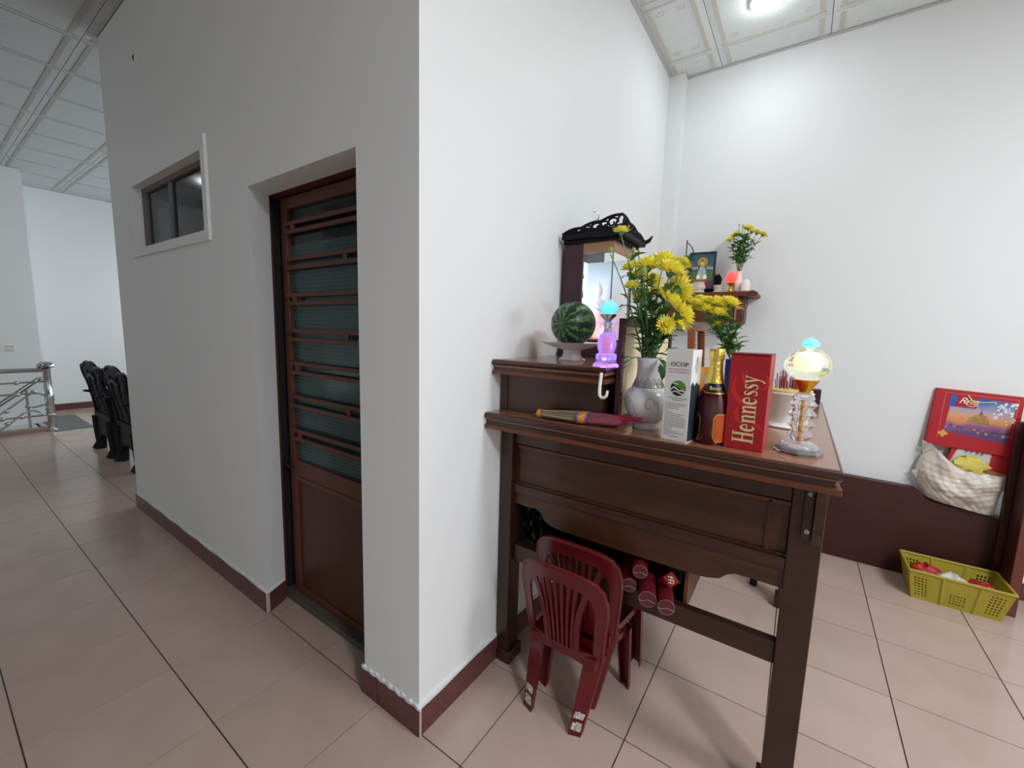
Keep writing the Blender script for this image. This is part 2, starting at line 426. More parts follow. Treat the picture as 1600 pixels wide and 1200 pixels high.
# stone curb and granite landing by the railing
cu = MB(); cu.box((-6.78, -3.2, 0), (-6.66, .03, .045), .004)
tag(cu.build('trim_3', mat('curb_tile', '#9d8879', .35)), 'low tiled curb under the steel stair railing', 'curb', kind='structure')
sl = MB(); sl.box((-7.74, .06, .0), (-6.56, .41, .006))
tag(sl.build('stone_slab', mat('grey_granite_slab', '#3b3f3f', .35, var=(14, .25), col2='#565c5b')), 'dark grey stone slab set on the floor by the railing post', 'floor slab')

# ---- window in the left wall
win = thing('window_1', (WX0, 0, WZ0), 'small high interior window with dark glass and white side trim', 'window', kind='structure')
wt = MB(); wt.box((WX1, -.014, WZ0 - .05), (WX1 + .05, .0, WZ1 + .055), .002); wt.build('side_trim', PAINT, win)
wt = MB(); wt.box((WX0 - .03, -.014, WZ0 - .05), (WX1, .0, WZ0), .002); wt.build('bottom_trim', PAINT, win)
WFR = mat('old_grey_frame', '#6b625c', .6, var=(30, .3), col2='#7d736c')
wt = MB(); wt.box((WX0, .05, WZ1 - .03), (WX1, .085, WZ1)); wt.box((WX0, .05, WZ0), (WX0 + .07, .085, WZ1 - .03)); wt.box((WX0 + .07, .05, WZ0), (WX1, .085, WZ0 + .012)); wt.build('frame', WFR, win)
for x in (-2.14,): wt = MB(); wt.box((x - .03, .055, WZ0 + .012), (x + .03, .08, WZ1 - .03)); wt.build('mullion', mat('dark_mullion', '#3a3d40', .5), win)
PANEG = mat('dark_window_glass', '#2c3438', .08, spec=.6, alpha=.8)
for (a, b_) in ((WX0 + .07, -2.17), (-2.11, WX1)):
    wt = MB(); wt.box((a, .064, WZ0 + .012), (b_, .068, WZ1 - .03)); p = wt.build('pane', PANEG, win)
LOUV = mat('grey_louvre', '#3c464a', .4)
for k in range(4):
    wt = MB(); z = WZ0 + .05 + k * .088
    wt.box((WX0 + .075, -.004, -.004), (WX1 - .01, .004, .03), M=Matrix.Translation((0, .088, z)) @ Matrix.Rotation(.25, 4, 'X')); wt.build('louvre', LOUV, win)
# ---- rough plaster edge at the window's left side
rp = MB(); A = []; B = []
for k in range(17):
    z = WZ0 + (WZ1 - WZ0) * k / 16
    A.append((WX0 - .002, .052, z)); B.append((WX0 + .012 + .012 * math.sin(k * 2.1) + .006 * math.sin(k * 5.7), .052, z))
rp.strip(A, B, Vector((0, .02, 0))); rp.build('plaster_edge', PLASTER, win)
# ---- small screw hole plate near the top
hp = MB(); hp.lathe([(.004, 0), (.022, 0), (.022, .004), (.018, .006), (.001, .006)], n=16, M=Matrix.Translation((-2.36, 0, 2.907)) @ Matrix.Rotation(PI / 2, 4, 'X'))
o = tag(hp.build('wire_outlet', PLASTER), 'small round patch with a dark wire hole high on the wall', 'wire outlet')
hk = MB(); hk.tube([(-2.36, -.006, 2.922), (-2.362, -.009, 2.905), (-2.36, -.006, 2.888)], [.002, .004, .002], 6); hk.build('dark_slit', BLACK, o)  # dark tube stands for the shade inside the plate's slit

# ---- door
DY = .15
door = thing('door_1', (-.7, DY, 0), 'brown metal door with glazed grille of horizontal bars and solid bottom panel', 'door', kind='structure')
d = MB()
d.box((-1.172, .11, 0), (-1.142, .136, 2.0), .002); d.build('frame_post', DOORM, door)
d = MB(); d.box((-.335, .11, 0), (-.295, .165, 2.0), .003); d.build('frame_post', DOORM, door)
d = MB(); d.box((-1.142, .11, 1.985), (-.335, .165, 2.02), .003); d.build('frame_head', DOORM, door)
q = MB(); q.box((-1.172, .137, 0), (-1.1425, .168, 2.0)); q.box((-1.172, .1685, 0), (-1.06, .175, 2.0)); q.build('gap_shade', BLACK, door)  # black boards stand for the shade in the gap beside the leaf
LX0, LX1 = -1.090, -.34
def leafbox(name, lo, hi, mt=DOORM, bev=.002):
    q = MB(); q.box(lo, hi, bev); return q.build(name, mt, door)
leafbox('stile', (LX0, DY, .03), (LX0 + .045, DY + .035, 1.975)); leafbox('stile', (LX1 - .045, DY, .03), (LX1, DY + .035, 1.975))
leafbox('top_rail', (LX0 + .045, DY, 1.925), (LX1 - .045, DY + .035, 1.975)); leafbox('lock_rail', (LX0 + .045, DY, .655), (LX1 - .045, DY + .035, .735))
leafbox('bottom_rail', (LX0 + .045, DY, .03), (LX1 - .045, DY + .035, .065))
leafbox('bottom_panel', (LX0 + .045, DY + .008, .065), (LX1 - .045, DY + .026, .655), DOORD)
leafbox('panel_bead', (LX0 + .045, DY - .003, .635), (LX1 - .045, DY + .01, .655), DOORM, .001); leafbox('panel_bead', (LX0 + .045, DY - .003, .065), (LX0 + .06, DY + .01, .635), DOORM, .001)
prs = [(1.858, 1.820), (1.699, 1.660), (1.535, 1.497), (1.372, 1.331), (1.217, 1.174), (1.056, 1.011), (.889, .848)]
for k, (zt, zb) in enumerate(prs):
    for z in (zt, zb): leafbox('grille_bar', (LX0 + .03, DY - .008, z - .009), (LX1 - .03, DY + .006, z + .009))
    xs = -1.0 if k % 2 == 0 else -.60
    leafbox('grille_block', (xs, DY - .007, zb + .009), (xs + .028, DY + .005, zt - .009))
DG = mat('door_clear_glass', '#2b3338', .06, spec=.6, alpha=.7)
leafbox('pane', (LX0 + .045, DY + .018, 1.765), (LX1 - .045, DY + .022, 1.925), DG, 0)
WG = bpy.data.materials.new('wired_teal_glass'); WG.use_nodes = True
nt = WG.node_tree; b = nt.nodes['Principled BSDF']; b.inputs['Roughness'].default_value = .16; b.inputs['Alpha'].default_value = .93
tc = nt.nodes.new('ShaderNodeTexCoord'); mp = nt.nodes.new('ShaderNodeMapping'); mp.inputs['Rotation'].default_value = (PI / 2, 0, 0)
br = nt.nodes.new('ShaderNodeTexBrick'); br.offset = 0; br.inputs['Scale'].default_value = 1; br.inputs['Brick Width'].default_value = .0165; br.inputs['Row Height'].default_value = .0165
br.inputs['Mortar Size'].default_value = .0011; br.inputs['Color1'].default_value = hexc('#3d5a5d'); br.inputs['Color2'].default_value = hexc('#3a5659'); br.inputs['Mortar'].default_value = hexc('#141d20')
nt.links.new(tc.outputs['Object'], mp.inputs[0]); nt.links.new(mp.outputs[0], br.inputs[0]); nt.links.new(br.outputs[0], b.inputs['Base Color'])
leafbox('wired_pane', (LX0 + .045, DY + .018, .735), (LX1 - .045, DY + .022, 1.765), WG, 0)
hd = MB(); hd.box((LX0 + .002, DY - .02, .690), (LX0 + .02, DY, .708), .003); hd.tube([(LX0 + .01, DY - .014, .699), (LX0 - .03, DY - .016, .699), (LX0 + .055, DY - .016, .699)], .006, 8); hd.build('latch', mat('rusty_latch', '#3a2620', .5, metal=.4), door)
th = MB(); th.box((-1.142, .11, 0), (-.335, .185, .028), .004); th.build('threshold', mat('grey_threshold', '#4b4741', .7, var=(40, .2), col2='#5b564e'), door)

# ---- LED ceiling lamps
def ceiling_lamp(x, y, e, label, k=1):
    root = thing('ceiling_lamp', (x, y, ZC), label, 'lamp')
    q = MB(); q.lathe([(r_ * k, z_) for r_, z_ in [(.001, 0), (.085, 0), (.085, -.012), (.076, -.018), (.001, -.018)]], (x, y, ZC), 32); q.build('rim', WHITE, root, True)
    q = MB(); q.lathe([(r_ * k, z_) for r_, z_ in [(.074, -.018), (.072, -.024), (.064, -.030), (.04, -.035), (.001, -.037)]], (x, y, ZC), 32)
    q.build('diffuser', mat('lamp_diffuser', '#ffffff', .5, emis='#f4f8ff', es=e), root, True)
ceiling_lamp(.633, 1.96, LAMP_ROOM, 'bright round white ceiling lamp above the altar room')
ceiling_lamp(2.7, .40, LAMP_SIDE, 'round ceiling lamp over the right part of the altar room', 4)
ceiling_lamp(3.2, -1.3, LAMP_HALL, 'round ceiling lamp in the hall behind the viewer', 4)
ceiling_lamp(-5.6, -1.6, 6.0, 'added unseen ceiling lamp brightening the far hall left of the frame', 4)  # added lamp out of view, lifts the stairwell wall and hall floor

# ================================================================== ALTAR
ZT, ZU = 1.09, 1.29
AX0, AX1, AY0, AY1 = .004, 1.080, .325, 1.70
alt = thing('altar_table', (.54, 1.0, 0), 'large dark brown two-tier wooden altar table against the white wall', 'altar table')
def ab(name, lo, hi, mt=WOOD, bev=.003, par=None):
    q = MB(); q.box(lo, hi, bev); return q.build(name, mt, par or alt)
tp = MB(); tp.box((AX0, AY0 + .012, ZT - .03), (AX1 - .004, AY1, ZT), .006)
top = tp.build('tabletop', WOODTOP, alt)
# moulded edge: rounded nose, cove, lighter lower strip
def edge_mould(x0, x1, y0, y1, zt, par, tk=1.0, sides='nsr'):
    prof = [(0.0, 0), (-.006, -.006), (-.008, -.014), (-.003, -.021), (.006, -.024), (.009, -.036), (.004, -.044)]
    prof = [(a, b_ * tk) for a, b_ in prof]
    pts = [(x0, y0), (x1, y0), (x1, y1)]
    q = MB(); k = len(prof)
    vs = []
    for (px_, py_), (dx, dy) in zip(pts, [(0, 1), (-1, 1), (-1, 0)]):
        for (o_, z) in prof: vs.append((px_ + dx * (o_ + .008), py_ + dy * (o_ + .008), zt + z))
        for (o_, z) in ((.03, prof[-1][1]), (.03, 0)): vs.append((px_ + dx * o_, py_ + dy * o_, zt + z + (-.0005 if z == 0 else 0)))
    n_ = k + 2; fs = []
    for s in range(2):
        for j in range(n_): fs.append((s * n_ + j, s * n_ + (j + 1) % n_, (s + 1) * n_ + (j + 1) % n_, (s + 1) * n_ + j))
    fs += [tuple(range(n_)), tuple(range(2 * n_, 3 * n_))]
    q.add(vs, fs); q.build('edge_moulding', WOODX, par, 50)
    z1 = zt - .044 * tk; z0 = z1 - .016 * tk
    q = MB(); q.box((x0, y0 + .004, z0), (x1 - .002, y0 + .03, z1), .002); q.box((x1 - .03, y0 + .031, z0), (x1 - .004, y1, z1), .002); q.build('lower_strip', WOODE, par)
edge_mould(AX0, AX1, AY0, AY1, ZT, alt)
ab('frieze', (.03, .42, ZT - .075), (1.05, .45, ZT - .06), WOODX)
# legs
for (x0, x1, y0, y1, nm) in ((.006, .062, .435, .515, 'a'), (.985, 1.062, .45, .53, 'b'), (.985, 1.062, 1.58, 1.66, 'c'), (.006, .062, 1.58, 1.66, 'd')):
    lg = ab('leg', (x0, y0, .055), (x1, y1, ZT - .03), WOOD, .003)
    ab('foot_block', (x0 - (.012 if x0 > .5 else 0), y0 - .008, 0), (x1 + (.01 if x0 > .5 else .016), y1 + .008, .055), WOOD, .004, lg)
ab('support_leg', (.85, 1.72, 0), (.885, 1.755, .5), BLACKWOOD); ab('support_rail', (.85, 1.66, .47), (.885, 1.72, .5), BLACKWOOD)
# near end: panel, beads, scalloped apron
ab('end_rail', (.062, .455, .955), (.985, .485, ZT - .03), WOODX)
ab('end_panel', (.062, .470, .785), (.985, .485, .955), WOODL)
ab('panel_bead', (.062, .462, .938), (.985, .474, .948), WOODE, .001); ab('panel_bead', (.062, .462, .785), (.985, .472, .795), WOODX, .001)
ab('panel_bead', (.062, .462, .79), (.073, .474, .945), WOODX, .001); ab('panel_bead', (.93, .462, .79), (.941, .474, .945), WOODX, .001)
ab('lower_rail', (.062, .452, .752), (.985, .485, .787), WOODX)
bot = [(.062, .705), (.13, .700), (.165, .705), (.19, .690), (.205, .665), (.235, .652), (.28, .648), (.5, .646), (.72, .648), (.79, .652), (.825, .662), (.845, .682), (.865, .692), (.90, .694), (.985, .692)]
ap = MB(); ap.prism([(.062, .752), *bot, (.985, .752)], lambda p: (p[0], .462, p[1]), lambda p: (p[0], .482, p[1])); ap.build('scalloped_apron', WOODL, alt)
# corner bracket at the right leg
cb = MB(); pr_ = [(.0, 0), (.0, -.16), (.012, -.178), (.02, -.165), (.016, -.145), (.026, -.13), (.03, -.05), (.04, -.02), (.04, 0)]
cb.prism(pr_, lambda p: (1.036, .45 - p[0], ZT - .06 + p[1]), lambda p: (1.058, .45 - p[0], ZT - .06 + p[1]))
bk = cb.build('corner_bracket', WOODX, alt)
ab('bracket_plate', (1.012, .437, .862), (1.035, .45, ZT - .062), WOOD, .002, bk)
for z in (.99, .885):
    q = MB(); q.lathe([(.001, 0), (.006, 0), (.006, .002), (.003, .003), (.001, .001)], n=10, M=Matrix.Translation((1.024, .437, z)) @ Matrix.Rotation(PI / 2, 4, 'X')); q.build('screw', CHROME, bk)
# right front frieze (faces +x)
ab('front_panel', (1.03, .53, .78), (1.045, 1.58, ZT - .03), WOODL)
ab('front_rail', (1.022, .53, .75), (1.052, 1.58, .785), WOODX)
# stretcher and storage box
ab('stretcher', (.062, .462, .455), (.985, .492, .525), WOOD); ab('stretcher', (.062, 1.60, .455), (.985, 1.63, .525), WOOD)
ab('shelf_board', (.062, .492, .50), (.735, 1.30, .515), WOOD, .002)
ab('box_side', (.722, .492, .515), (.735, 1.30, .74), WOODE, .002); ab('box_side', (.062, .492, .515), (.07, 1.30, .74), BLACKWOOD, .001); ab('box_back', (.062, 1.28, .515), (.722, 1.30, .74), BLACKWOOD, .002); ab('box_top', (.062, .50, .74), (.735, 1.30, .752), BLACKWOOD, .002)  # black boards carry the dark inside the box; paler side stands for light
# upper tier
UX1, UY0 = .462, .365
q = MB(); q.box((AX0, UY0 + .012, ZU - .03), (UX1 - .004, 1.66, ZU), .005); ut = q.build('upper_shelf', WOODTOP, alt)
edge_mould(AX0, UX1, UY0, 1.66, ZU, alt, .92)
ab('upper_end_panel', (.03, .425, ZT), (.43, .44, ZU - .03), WOODX, .002); ab('upper_front_panel', (.416, .44, ZT), (.43, 1.62, ZU - .03), WOOD, .002)
ab('upper_stile', (.012, .42, ZT), (.04, .45, ZU - .03), WOOD, .002); ab('upper_stile', (.40, .42, ZT), (.432, .45, ZU - .03), WOOD, .002)

# white hook on the upper tier's corner
hk = MB(); A = Vector((.452, .352, 1.275))
pts = [A, A + Vector((-.002, -.004, -.05)), A + Vector((-.001, -.004, -.072)), A + Vector((.006, -.004, -.079)), A + Vector((.016, -.004, -.078)), A + Vector((.023, -.004, -.07)), A + Vector((.025, -.004, -.055))]
hk.tube(pts, [.0055, .0055, .0055, .0055, .0052, .005, .004], 8)
o = tag(hk.build('wall_hook', WHITE, None, True), 'white plastic hook hanging from the upper altar tier corner', 'hook')

# ================================================================== THINGS ON THE LOWER TIER
# ---- red boxed bottle carton
REDBOX = mat('red_carton', '#a51c24', .4, var=(4, .3), col2='#b3232b'); CREAM = mat('cream_print', '#e9d3a4', .45); ORR = mat('orange_red_print', '#cf2f22', .45)
hx0, hx1, hy0, hy1, hh = .812, .908, .395, .485, .262
hb = thing('liquor_carton', ((hx0 + hx1) / 2, (hy0 + hy1) / 2, ZT), 'tall red liquor carton with large cream lettering beside the wine bottle', 'box')
Rh = Matrix.Translation(((hx0 + hx1) / 2, (hy0 + hy1) / 2, 0)) @ Matrix.Rotation(-.06, 4, 'Z') @ Matrix.Translation((-(hx0 + hx1) / 2, -(hy0 + hy1) / 2, 0))
q = MB(); q.box((hx0, hy0, ZT), (hx1, hy1, ZT + hh), .0015, Rh); q.build('carton', REDBOX, hb)
q = MB(); q.box((hx0 + .002, hy0 - .003, ZT + hh), (hx1 - .001, hy1, ZT + hh + .004), .001, Rh @ Matrix.Translation((0, 0, 0))); q.build('top_flap', mat('dark_red_flap', '#7c1620', .5), hb)
fx, fy = Vector((math.cos(-.06), math.sin(-.06), 0)), Vector((0, 0, 1))
fn = fx.cross(fy)
org = Rh @ Vector(((hx0 + hx1) / 2, hy0, ZT + hh * .43)) + fn * .0006
serif_word('Hennessy', .052, .72, CREAM, hb, Rh @ Vector(((hx0 + hx1) / 2, hy0, ZT + .020)) + fn * .0006 + fx * .024, (0, 0, 1), -fx)
sw_ = MB()
def swirl(pts, w):
    A = []; B = []
    for i, (u, v) in enumerate(pts):
        a = Vector((pts[min(i + 1, len(pts) - 1)][0] - pts[max(i - 1, 0)][0], pts[min(i + 1, len(pts) - 1)][1] - pts[max(i - 1, 0)][1])); a.normalize()
        ww = w * math.sin(PI * (i + .3) / (len(pts) - .4))
        base = Rh @ Vector(((hx0 + hx1) / 2, hy0, ZT)) + fn * .0003
        for L_, s in ((A, 1), (B, -1)):
            L_.append(base + fx * (u - a.y * ww * s) + fy * (v + a.x * ww * s))
    sw_.strip(A, B, fn * .0002)
swirl([(.038, .215), (.045, .20), (.046, .185), (.038, .172), (.028, .172)], .004)
swirl([(-.03, .20), (-.036, .18), (-.034, .16), (-.024, .143), (-.008, .125), (.004, .10), (.012, .08)], .006)
swirl([(-.018, .215), (-.014, .205), (-.012, .19), (-.004, .178)], .004)
swirl([(-.02, .12), (-.024, .10), (-.02, .085), (-.01, .075)], .006); swirl([(.012, .09), (.022, .08), (.034, .068), (.046, .058)], .005)
sw_.build('ribbon_print', ORR, hb)
for k in range(16):
    pass
# ---- sparkling wine bottle
bx_, by_ = .770, .425
bt = thing('wine_bottle', (bx_, by_, ZT), 'dark red sparkling wine bottle with gold foil neck', 'bottle')
DARKG = mat('dark_red_bottle_glass', '#3a060e', .06, coat=.6, var=(3, .3), col2='#4a0a14')
q = MB(); q.lathe([(.001, 0), (.040, 0), (.0425, .006), (.0425, .10), (.041, .12), (.034, .15), (.026, .168), (.020, .185), (.017, .20), (.001, .20)], (bx_, by_, ZT), 32); q.build('bottle_body', DARKG, bt, True)
FOIL = mat('gold_foil', '#d8b93a', .32, metal=.75, bump=(120, .7, .004), var=(60, .3), col2='#f0dc7a')
q = MB(); q.lathe([(.0255, .172), (.0215, .19), (.0185, .21), (.0175, .235), (.0175, .243), (.001, .243)], (bx_, by_, ZT), 28); q.build('neck_foil', FOIL, bt, True)
q = MB(); q.lathe([(.0195, .243), (.0205, .247), (.0205, .270), (.019, .274), (.001, .275)], (bx_, by_, ZT), 28, wob=lambda i, a: .02 * math.sin(a * 9)); q.build('cap_foil', FOIL, bt, True)
LABB = mat('black_label', '#17100f', .4); LABO = mat('orange_label', '#c2641c', .4, var=(14, .3), col2='#a8321a'); GEDGE = mat('gold_label_edge', '#cfa24a', .35, metal=.5)
def wrap(nm, a0, a1, z0, z1, rf, mt, cut=0, par=None):
    q = MB(); A = []; B = []; n_ = 12
    for k in range(n_ + 1):
        a = a0 + (a1 - a0) * k / n_; e = min(k, n_ - k); c_ = cut if e == 0 else (cut * .3 if e == 1 else 0)
        for L_, z in ((A, z0 + c_), (B, z1 - c_)):
            L_.append((bx_ + rf(z) * math.cos(a), by_ + rf(z) * math.sin(a), ZT + z))
    q.strip(A, B, [Vector((math.cos(a0 + (a1 - a0) * k / n_), math.sin(a0 + (a1 - a0) * k / n_), 0)) * .0006 for k in range(n_ + 1)])
    return q.build(nm, mt, par or bt)
va = math.atan2(CAM.y - by_, CAM.x - bx_)
wrap('label_edge', va + .10, va + 1.52, .010, .092, lambda z: .0428, GEDGE, .016); wrap('front_label', va + .14, va + 1.48, .013, .089, lambda z: .0433, LABO, .016)
wrap('label_edge', va - 2.3, va - .72, .010, .088, lambda z: .0428, GEDGE, .016); wrap('back_label', va - 2.26, va - .77, .013, .085, lambda z: .0433, LABB, .016)
rneck = lambda z: .0345 - (z - .15) * .42 + .0004
wrap('neck_label_edge', va - .95, va + 1.25, .148, .178, rneck, GEDGE, .004); wrap('neck_label', va - .9, va + 1.2, .151, .176, lambda z: rneck(z) + .0006, LABB, .004)
wrap('neck_seal', va - 1.5, va - .92, .142, .172, lambda z: rneck(z) + .0004, mat('red_seal', '#9c1f22', .4), .008)
nx, nv = Vector((-math.sin(va + .1), math.cos(va + .1), 0)), Vector((math.cos(va + .1), math.sin(va + .1), 0))
put_text('Bever', .016, CREAM, bt, Vector((bx_, by_, ZT + .163)) + nv * .0318, nx, Vector((-nv.x * .3, -nv.y * .3, 1)), sx=.8)
# ---- white carton with green emblem
ox0, ox1, oy0, oy1, oh = .648, .724, .365, .435, .268
ob = thing('white_carton', ((ox0 + ox1) / 2, (oy0 + oy1) / 2, ZT), 'tall white product carton printed with a round green emblem', 'box')
ang = .30
Ro = Matrix.Translation((.687, .395, 0)) @ Matrix.Rotation(-.16, 4, 'Z') @ Matrix.Translation((-.687, -.395, 0))
WCART = mat('white_carton', '#e6e7e6', .45)
q = MB(); q.box((ox0, oy0, ZT), (ox1, oy1, ZT + oh), .001, Ro); q.build('carton', WCART, ob)
q = MB(); q.box((ox0 + .001, oy0 + .001, ZT + oh), (ox1 - .001, oy1, ZT + oh + .002), 0, Ro); q.build('top_flap', mat('grey_flap', '#b9bbb9', .6), ob)
gx, gn = Vector((math.cos(-.16), math.sin(-.16), 0)), Vector((math.sin(-.16), -math.cos(-.16), 0))
def op(u, z, e=.0006): return Ro @ Vector(((ox0 + ox1) / 2 + u, oy0, ZT + z)) + gn * e
DKG = mat('grey_print', '#4a4c4c', .6); GRN = mat('emblem_green', '#5f8f3c', .5); BLK2 = mat('emblem_black', '#22261f', .5)
put_text('OCOP', .0165, DKG, ob, op(.002, .226), gx, (0, 0, 1), sx=1.1)
def disc(cx, cz, r, a0, a1, e, mt, nm, par):
    q = MB(); n_ = 20; poly = [(cx + r * math.cos(a0 + (a1 - a0) * k / n_), cz + r * math.sin(a0 + (a1 - a0) * k / n_)) for k in range(n_ + 1)]
    q.prism(poly, lambda p: op(p[0], p[1], e), lambda p: op(p[0], p[1], e - .0003)); return q.build(nm, mt, par)
disc(.003, .157, .0225, -.35, PI - .6, .0006, GRN, 'emblem_green', ob); disc(.003, .157, .0225, PI - .6, 2 * PI - .35, .0006, BLK2, 'emblem_black', ob)
def band(pts, w, e, mt, nm, par):
    q = MB(); A = [op(u, z + w, e) for u, z in pts]; B = [op(u, z - w, e) for u, z in pts]; q.strip(A, B, gn * .0002); return q.build(nm, mt, par)
band([(-.018, .152), (-.010, .160), (-.002, .156), (.006, .150), (.014, .152), (.024, .147)], .0022, .0009, WCART, 'emblem_wave', ob)
band([(-.014, .144), (-.006, .149), (.002, .146), (.01, .142), (.02, .141)], .0016, .0009, WCART, 'emblem_wave', ob)
band([(-.012, .170), (-.004, .170), (.002, .169)], .0015, .0009, WCART, 'emblem_wave', ob); band([(-.0065, .150), (-.0055, .168), (-.005, .176)], .0016, .0009, WCART, 'emblem_wave', ob)
# blocks of small print (unreadable in the photo): thin lines of print
fp = MB(); fr = MB(); rr = random.Random(5)
for k in range(19):
    z = .112 - k * .0052; u = -.031
    while u < .028:
        L_ = rr.uniform(.003, .009); e2 = min(u + L_, .030)
        A_, B_ = op(u, z - .0006), op(e2, z - .0006); fp.strip([A_, B_], [A_ + Vector((0, 0, .0012)), B_ + Vector((0, 0, .0012))], gn * .0002)
        u += L_ + .0015
        if rr.random() < .08: break
for (z, u0, u1, m_) in ((.128, -.026, .032, 0), (.122, -.012, .02, 0), (.014, -.012, .014, 0), (.212, -.03, .033, 1), (.204, -.028, .032, 1)):
    u = u0
    while u < u1:
        L_ = rr.uniform(.002, .006); A_, B_ = op(u, z - .0008), op(min(u + L_, u1), z - .0008)
        (fr if m_ else fp).strip([A_, B_], [A_ + Vector((0, 0, .0016)), B_ + Vector((0, 0, .0016))], gn * .0002); u += L_ + .001
fp.build('fine_print', DKG, ob); fr.build('red_fine_print', mat('red_print', '#b5564f', .6), ob)
# right side face: dark mountain scene print and small emblem
sx_, sn = Vector((-math.sin(-.16), math.cos(-.16), 0)), Vector((math.cos(-.16), math.sin(-.16), 0))
def sp(v, z, e=.0006): return Ro @ Vector((ox1, (oy0 + oy1) / 2 + v, ZT + z)) + sn * e
q = MB(); q.prism([(-.034, .004), (.034, .004), (.034, .165), (.02, .168), (.006, .175), (-.008, .165), (-.022, .178), (-.034, .168)], lambda p: sp(*p), lambda p: sp(p[0], p[1], .0002)); q.build('mountain_print', mat('navy_print', '#20242c', .45, var=(12, .3), col2='#3a4048'), ob)
q = MB(); q.prism([(.012 * math.cos(a * .35), .225 + .026 * math.sin(a * .35)) for a in range(18)], lambda p: sp(*p), lambda p: sp(p[0], p[1], .0002)); q.build('side_emblem', mat('grey_green_print', '#7b8a72', .5, var=(80, .2), col2='#d5d8d0'), ob)

# ---- white lidded vase for flowers
vx, vy = .560, .495
VASEM = mat('white_vase_glaze', '#e8e9e6', .18, coat=.4, var=(26, .05), col2='#e1e3e1')
vs_ = thing('flower_vase', (vx, vy, ZT), 'white porcelain vase with grey floral drawing holding the big yellow bouquet', 'vase')
vp = [(.001, .0), (.042, 0), (.044, .006), (.040, .014), (.043, .022), (.056, .04), (.070, .066), (.0755, .09), (.074, .108), (.064, .125), (.050, .138), (.0445, .15), (.041, .165), (.0385, .19), (.0385, .215), (.042, .232), (.040, .234), (.036, .215), (.036, .19), (.001, .188)]
q = MB(); q.lathe(vp, (vx, vy, ZT), 40); q.build('vase_body', VASEM, vs_, 60)
VG = mat('grey_vase_drawing', '#83877f', .35)
q = MB()
def rv(z):
    for (r0, z0), (r1, z1) in zip(vp[1:15], vp[2:16]):
        if z0 <= z <= z1: return r0 + (r1 - r0) * (z - z0) / max(1e-6, z1 - z0)
    return .04
def von(a, z, e=.0006): r_ = rv(z) + e; return (vx + r_ * math.cos(a), vy + r_ * math.sin(a), ZT + z)
for k in range(14):
    a = 2 * PI * k / 14; q.tube([von(a - .19, .140), von(a - .17, .155), von(a - .1, .163), von(a, .168), von(a + .1, .163), von(a + .17, .155), von(a + .19, .140)], .0009, 4)
    q.tube([von(a - .08, .140), von(a - .06, .152), von(a, .157), von(a + .06, .152), von(a + .08, .140)], .0007, 4)
q.tube([von(2 * PI * k / 40, .1385) for k in range(41)], .0012, 4); q.tube([von(2 * PI * k / 40, .026) for k in range(41)], .001, 4); q.tube([von(2 * PI * k / 40, .034) for k in range(41)], .0008, 4)
for c_ in (-.2, -1.2, -2.3, -3.3, .9):
    q.tube([von(c_ + .25 * math.cos(t * .5) * (1 - t / 16), .085 + .028 * math.sin(t * .5) * (1 - t / 16)) for t in range(16)], .0010, 4)
    q.tube([von(c_ + .3 + t * .04, .10 - t * .009 + .006 * math.sin(t)) for t in range(7)], .0008, 4)
q.build('floral_drawing', VG, vs_)

# ---- incense bundle in clear wrap with orange bands
inc = thing('incense_bundle', (.38, .41, ZT), 'bundle of brown incense sticks with magenta ends in clear wrap and orange bands', 'incense')
STK = mat('incense_stick', '#a8997a', .8); MAG = mat('magenta_stick', '#b01850', .6)
P0, P1 = Vector((.212, .375, ZT + .020)), Vector((.475, .415, ZT + .024))
dv = (P1 - P0).normalized(); sd = Vector((-dv.y, dv.x, 0)); up = Vector((0, 0, 1))
q = MB(); q2 = MB(); rr = random.Random(11)
for k in range(64):
    a = rr.uniform(0, 2 * PI); ra = .026 * math.sqrt(rr.random()); fan = rr.uniform(.85, 1.15); st = rr.uniform(-.01, .01)
    off = sd * (ra * 1.5 * math.cos(a)) + up * (ra * .75 * math.sin(a))
    A_ = P0 + off * .45 + dv * st; Mid = P0.lerp(P1, .6) + off; B_ = P1 + off * .8 + dv * (st + rr.uniform(0, .03))
    q.tube([A_, Mid], .0013, 4); q2.tube([Mid, B_ + dv * rr.uniform(.0, .02)], .0012, 4)
for k in range(8):
    off = up * rr.uniform(-.004, .012) + sd * rr.uniform(-.015, .02); q2.tube([P1 + off - dv * .03, P1 + off * 1.6 + dv * rr.uniform(.07, .12) + up * .002], .0012, 4)
q.build('sticks', STK, inc, kind='stuff'); q2.build('magenta_ends', MAG, inc, kind='stuff')
BAND = mat('orange_foil_band', '#d9762a', .35, metal=.3, var=(90, .2), col2='#f0b54a'); BANDP = mat('violet_band_edge', '#6f6a9a', .4)
Mi = Matrix.Translation(P0) @ Matrix(((dv.x, sd.x, 0, 0), (dv.y, sd.y, 0, 0), (dv.z, sd.z, 1, 0), (0, 0, 0, 1)))
def ring(s0, s1, ry, rz, mt, nm):
    q = MB(); n_ = 20; vs = []
    for s in (s0, s1):
        for k in range(n_):
            a = 2 * PI * k / n_; vs.append(Mi @ Vector((s, ry * math.cos(a), rz * math.sin(a) - .001)))
    q.add(vs, [(k, (k + 1) % n_, n_ + (k + 1) % n_, n_ + k) for k in range(n_)]); return q.build(nm, mt, inc, True)
ring(.0, .014, .019, .015, BAND, 'band'); ring(.158, .180, .041, .0215, BAND, 'band'); ring(.150, .158, .0405, .0212, BANDP, 'band_edge'); ring(.180, .187, .041, .0215, BANDP, 'band_edge')
WRAP = mat('clear_wrap', '#ffffff', .08, spec=.6, alpha=.07)
q = MB(); q.tube([Mi @ Vector((s, 0, 0)) for s in (.01, .06, .12, .19, .26, .30)], [.013, .018, .024, .031, .032, .026], 16, caps=False, flat=None)
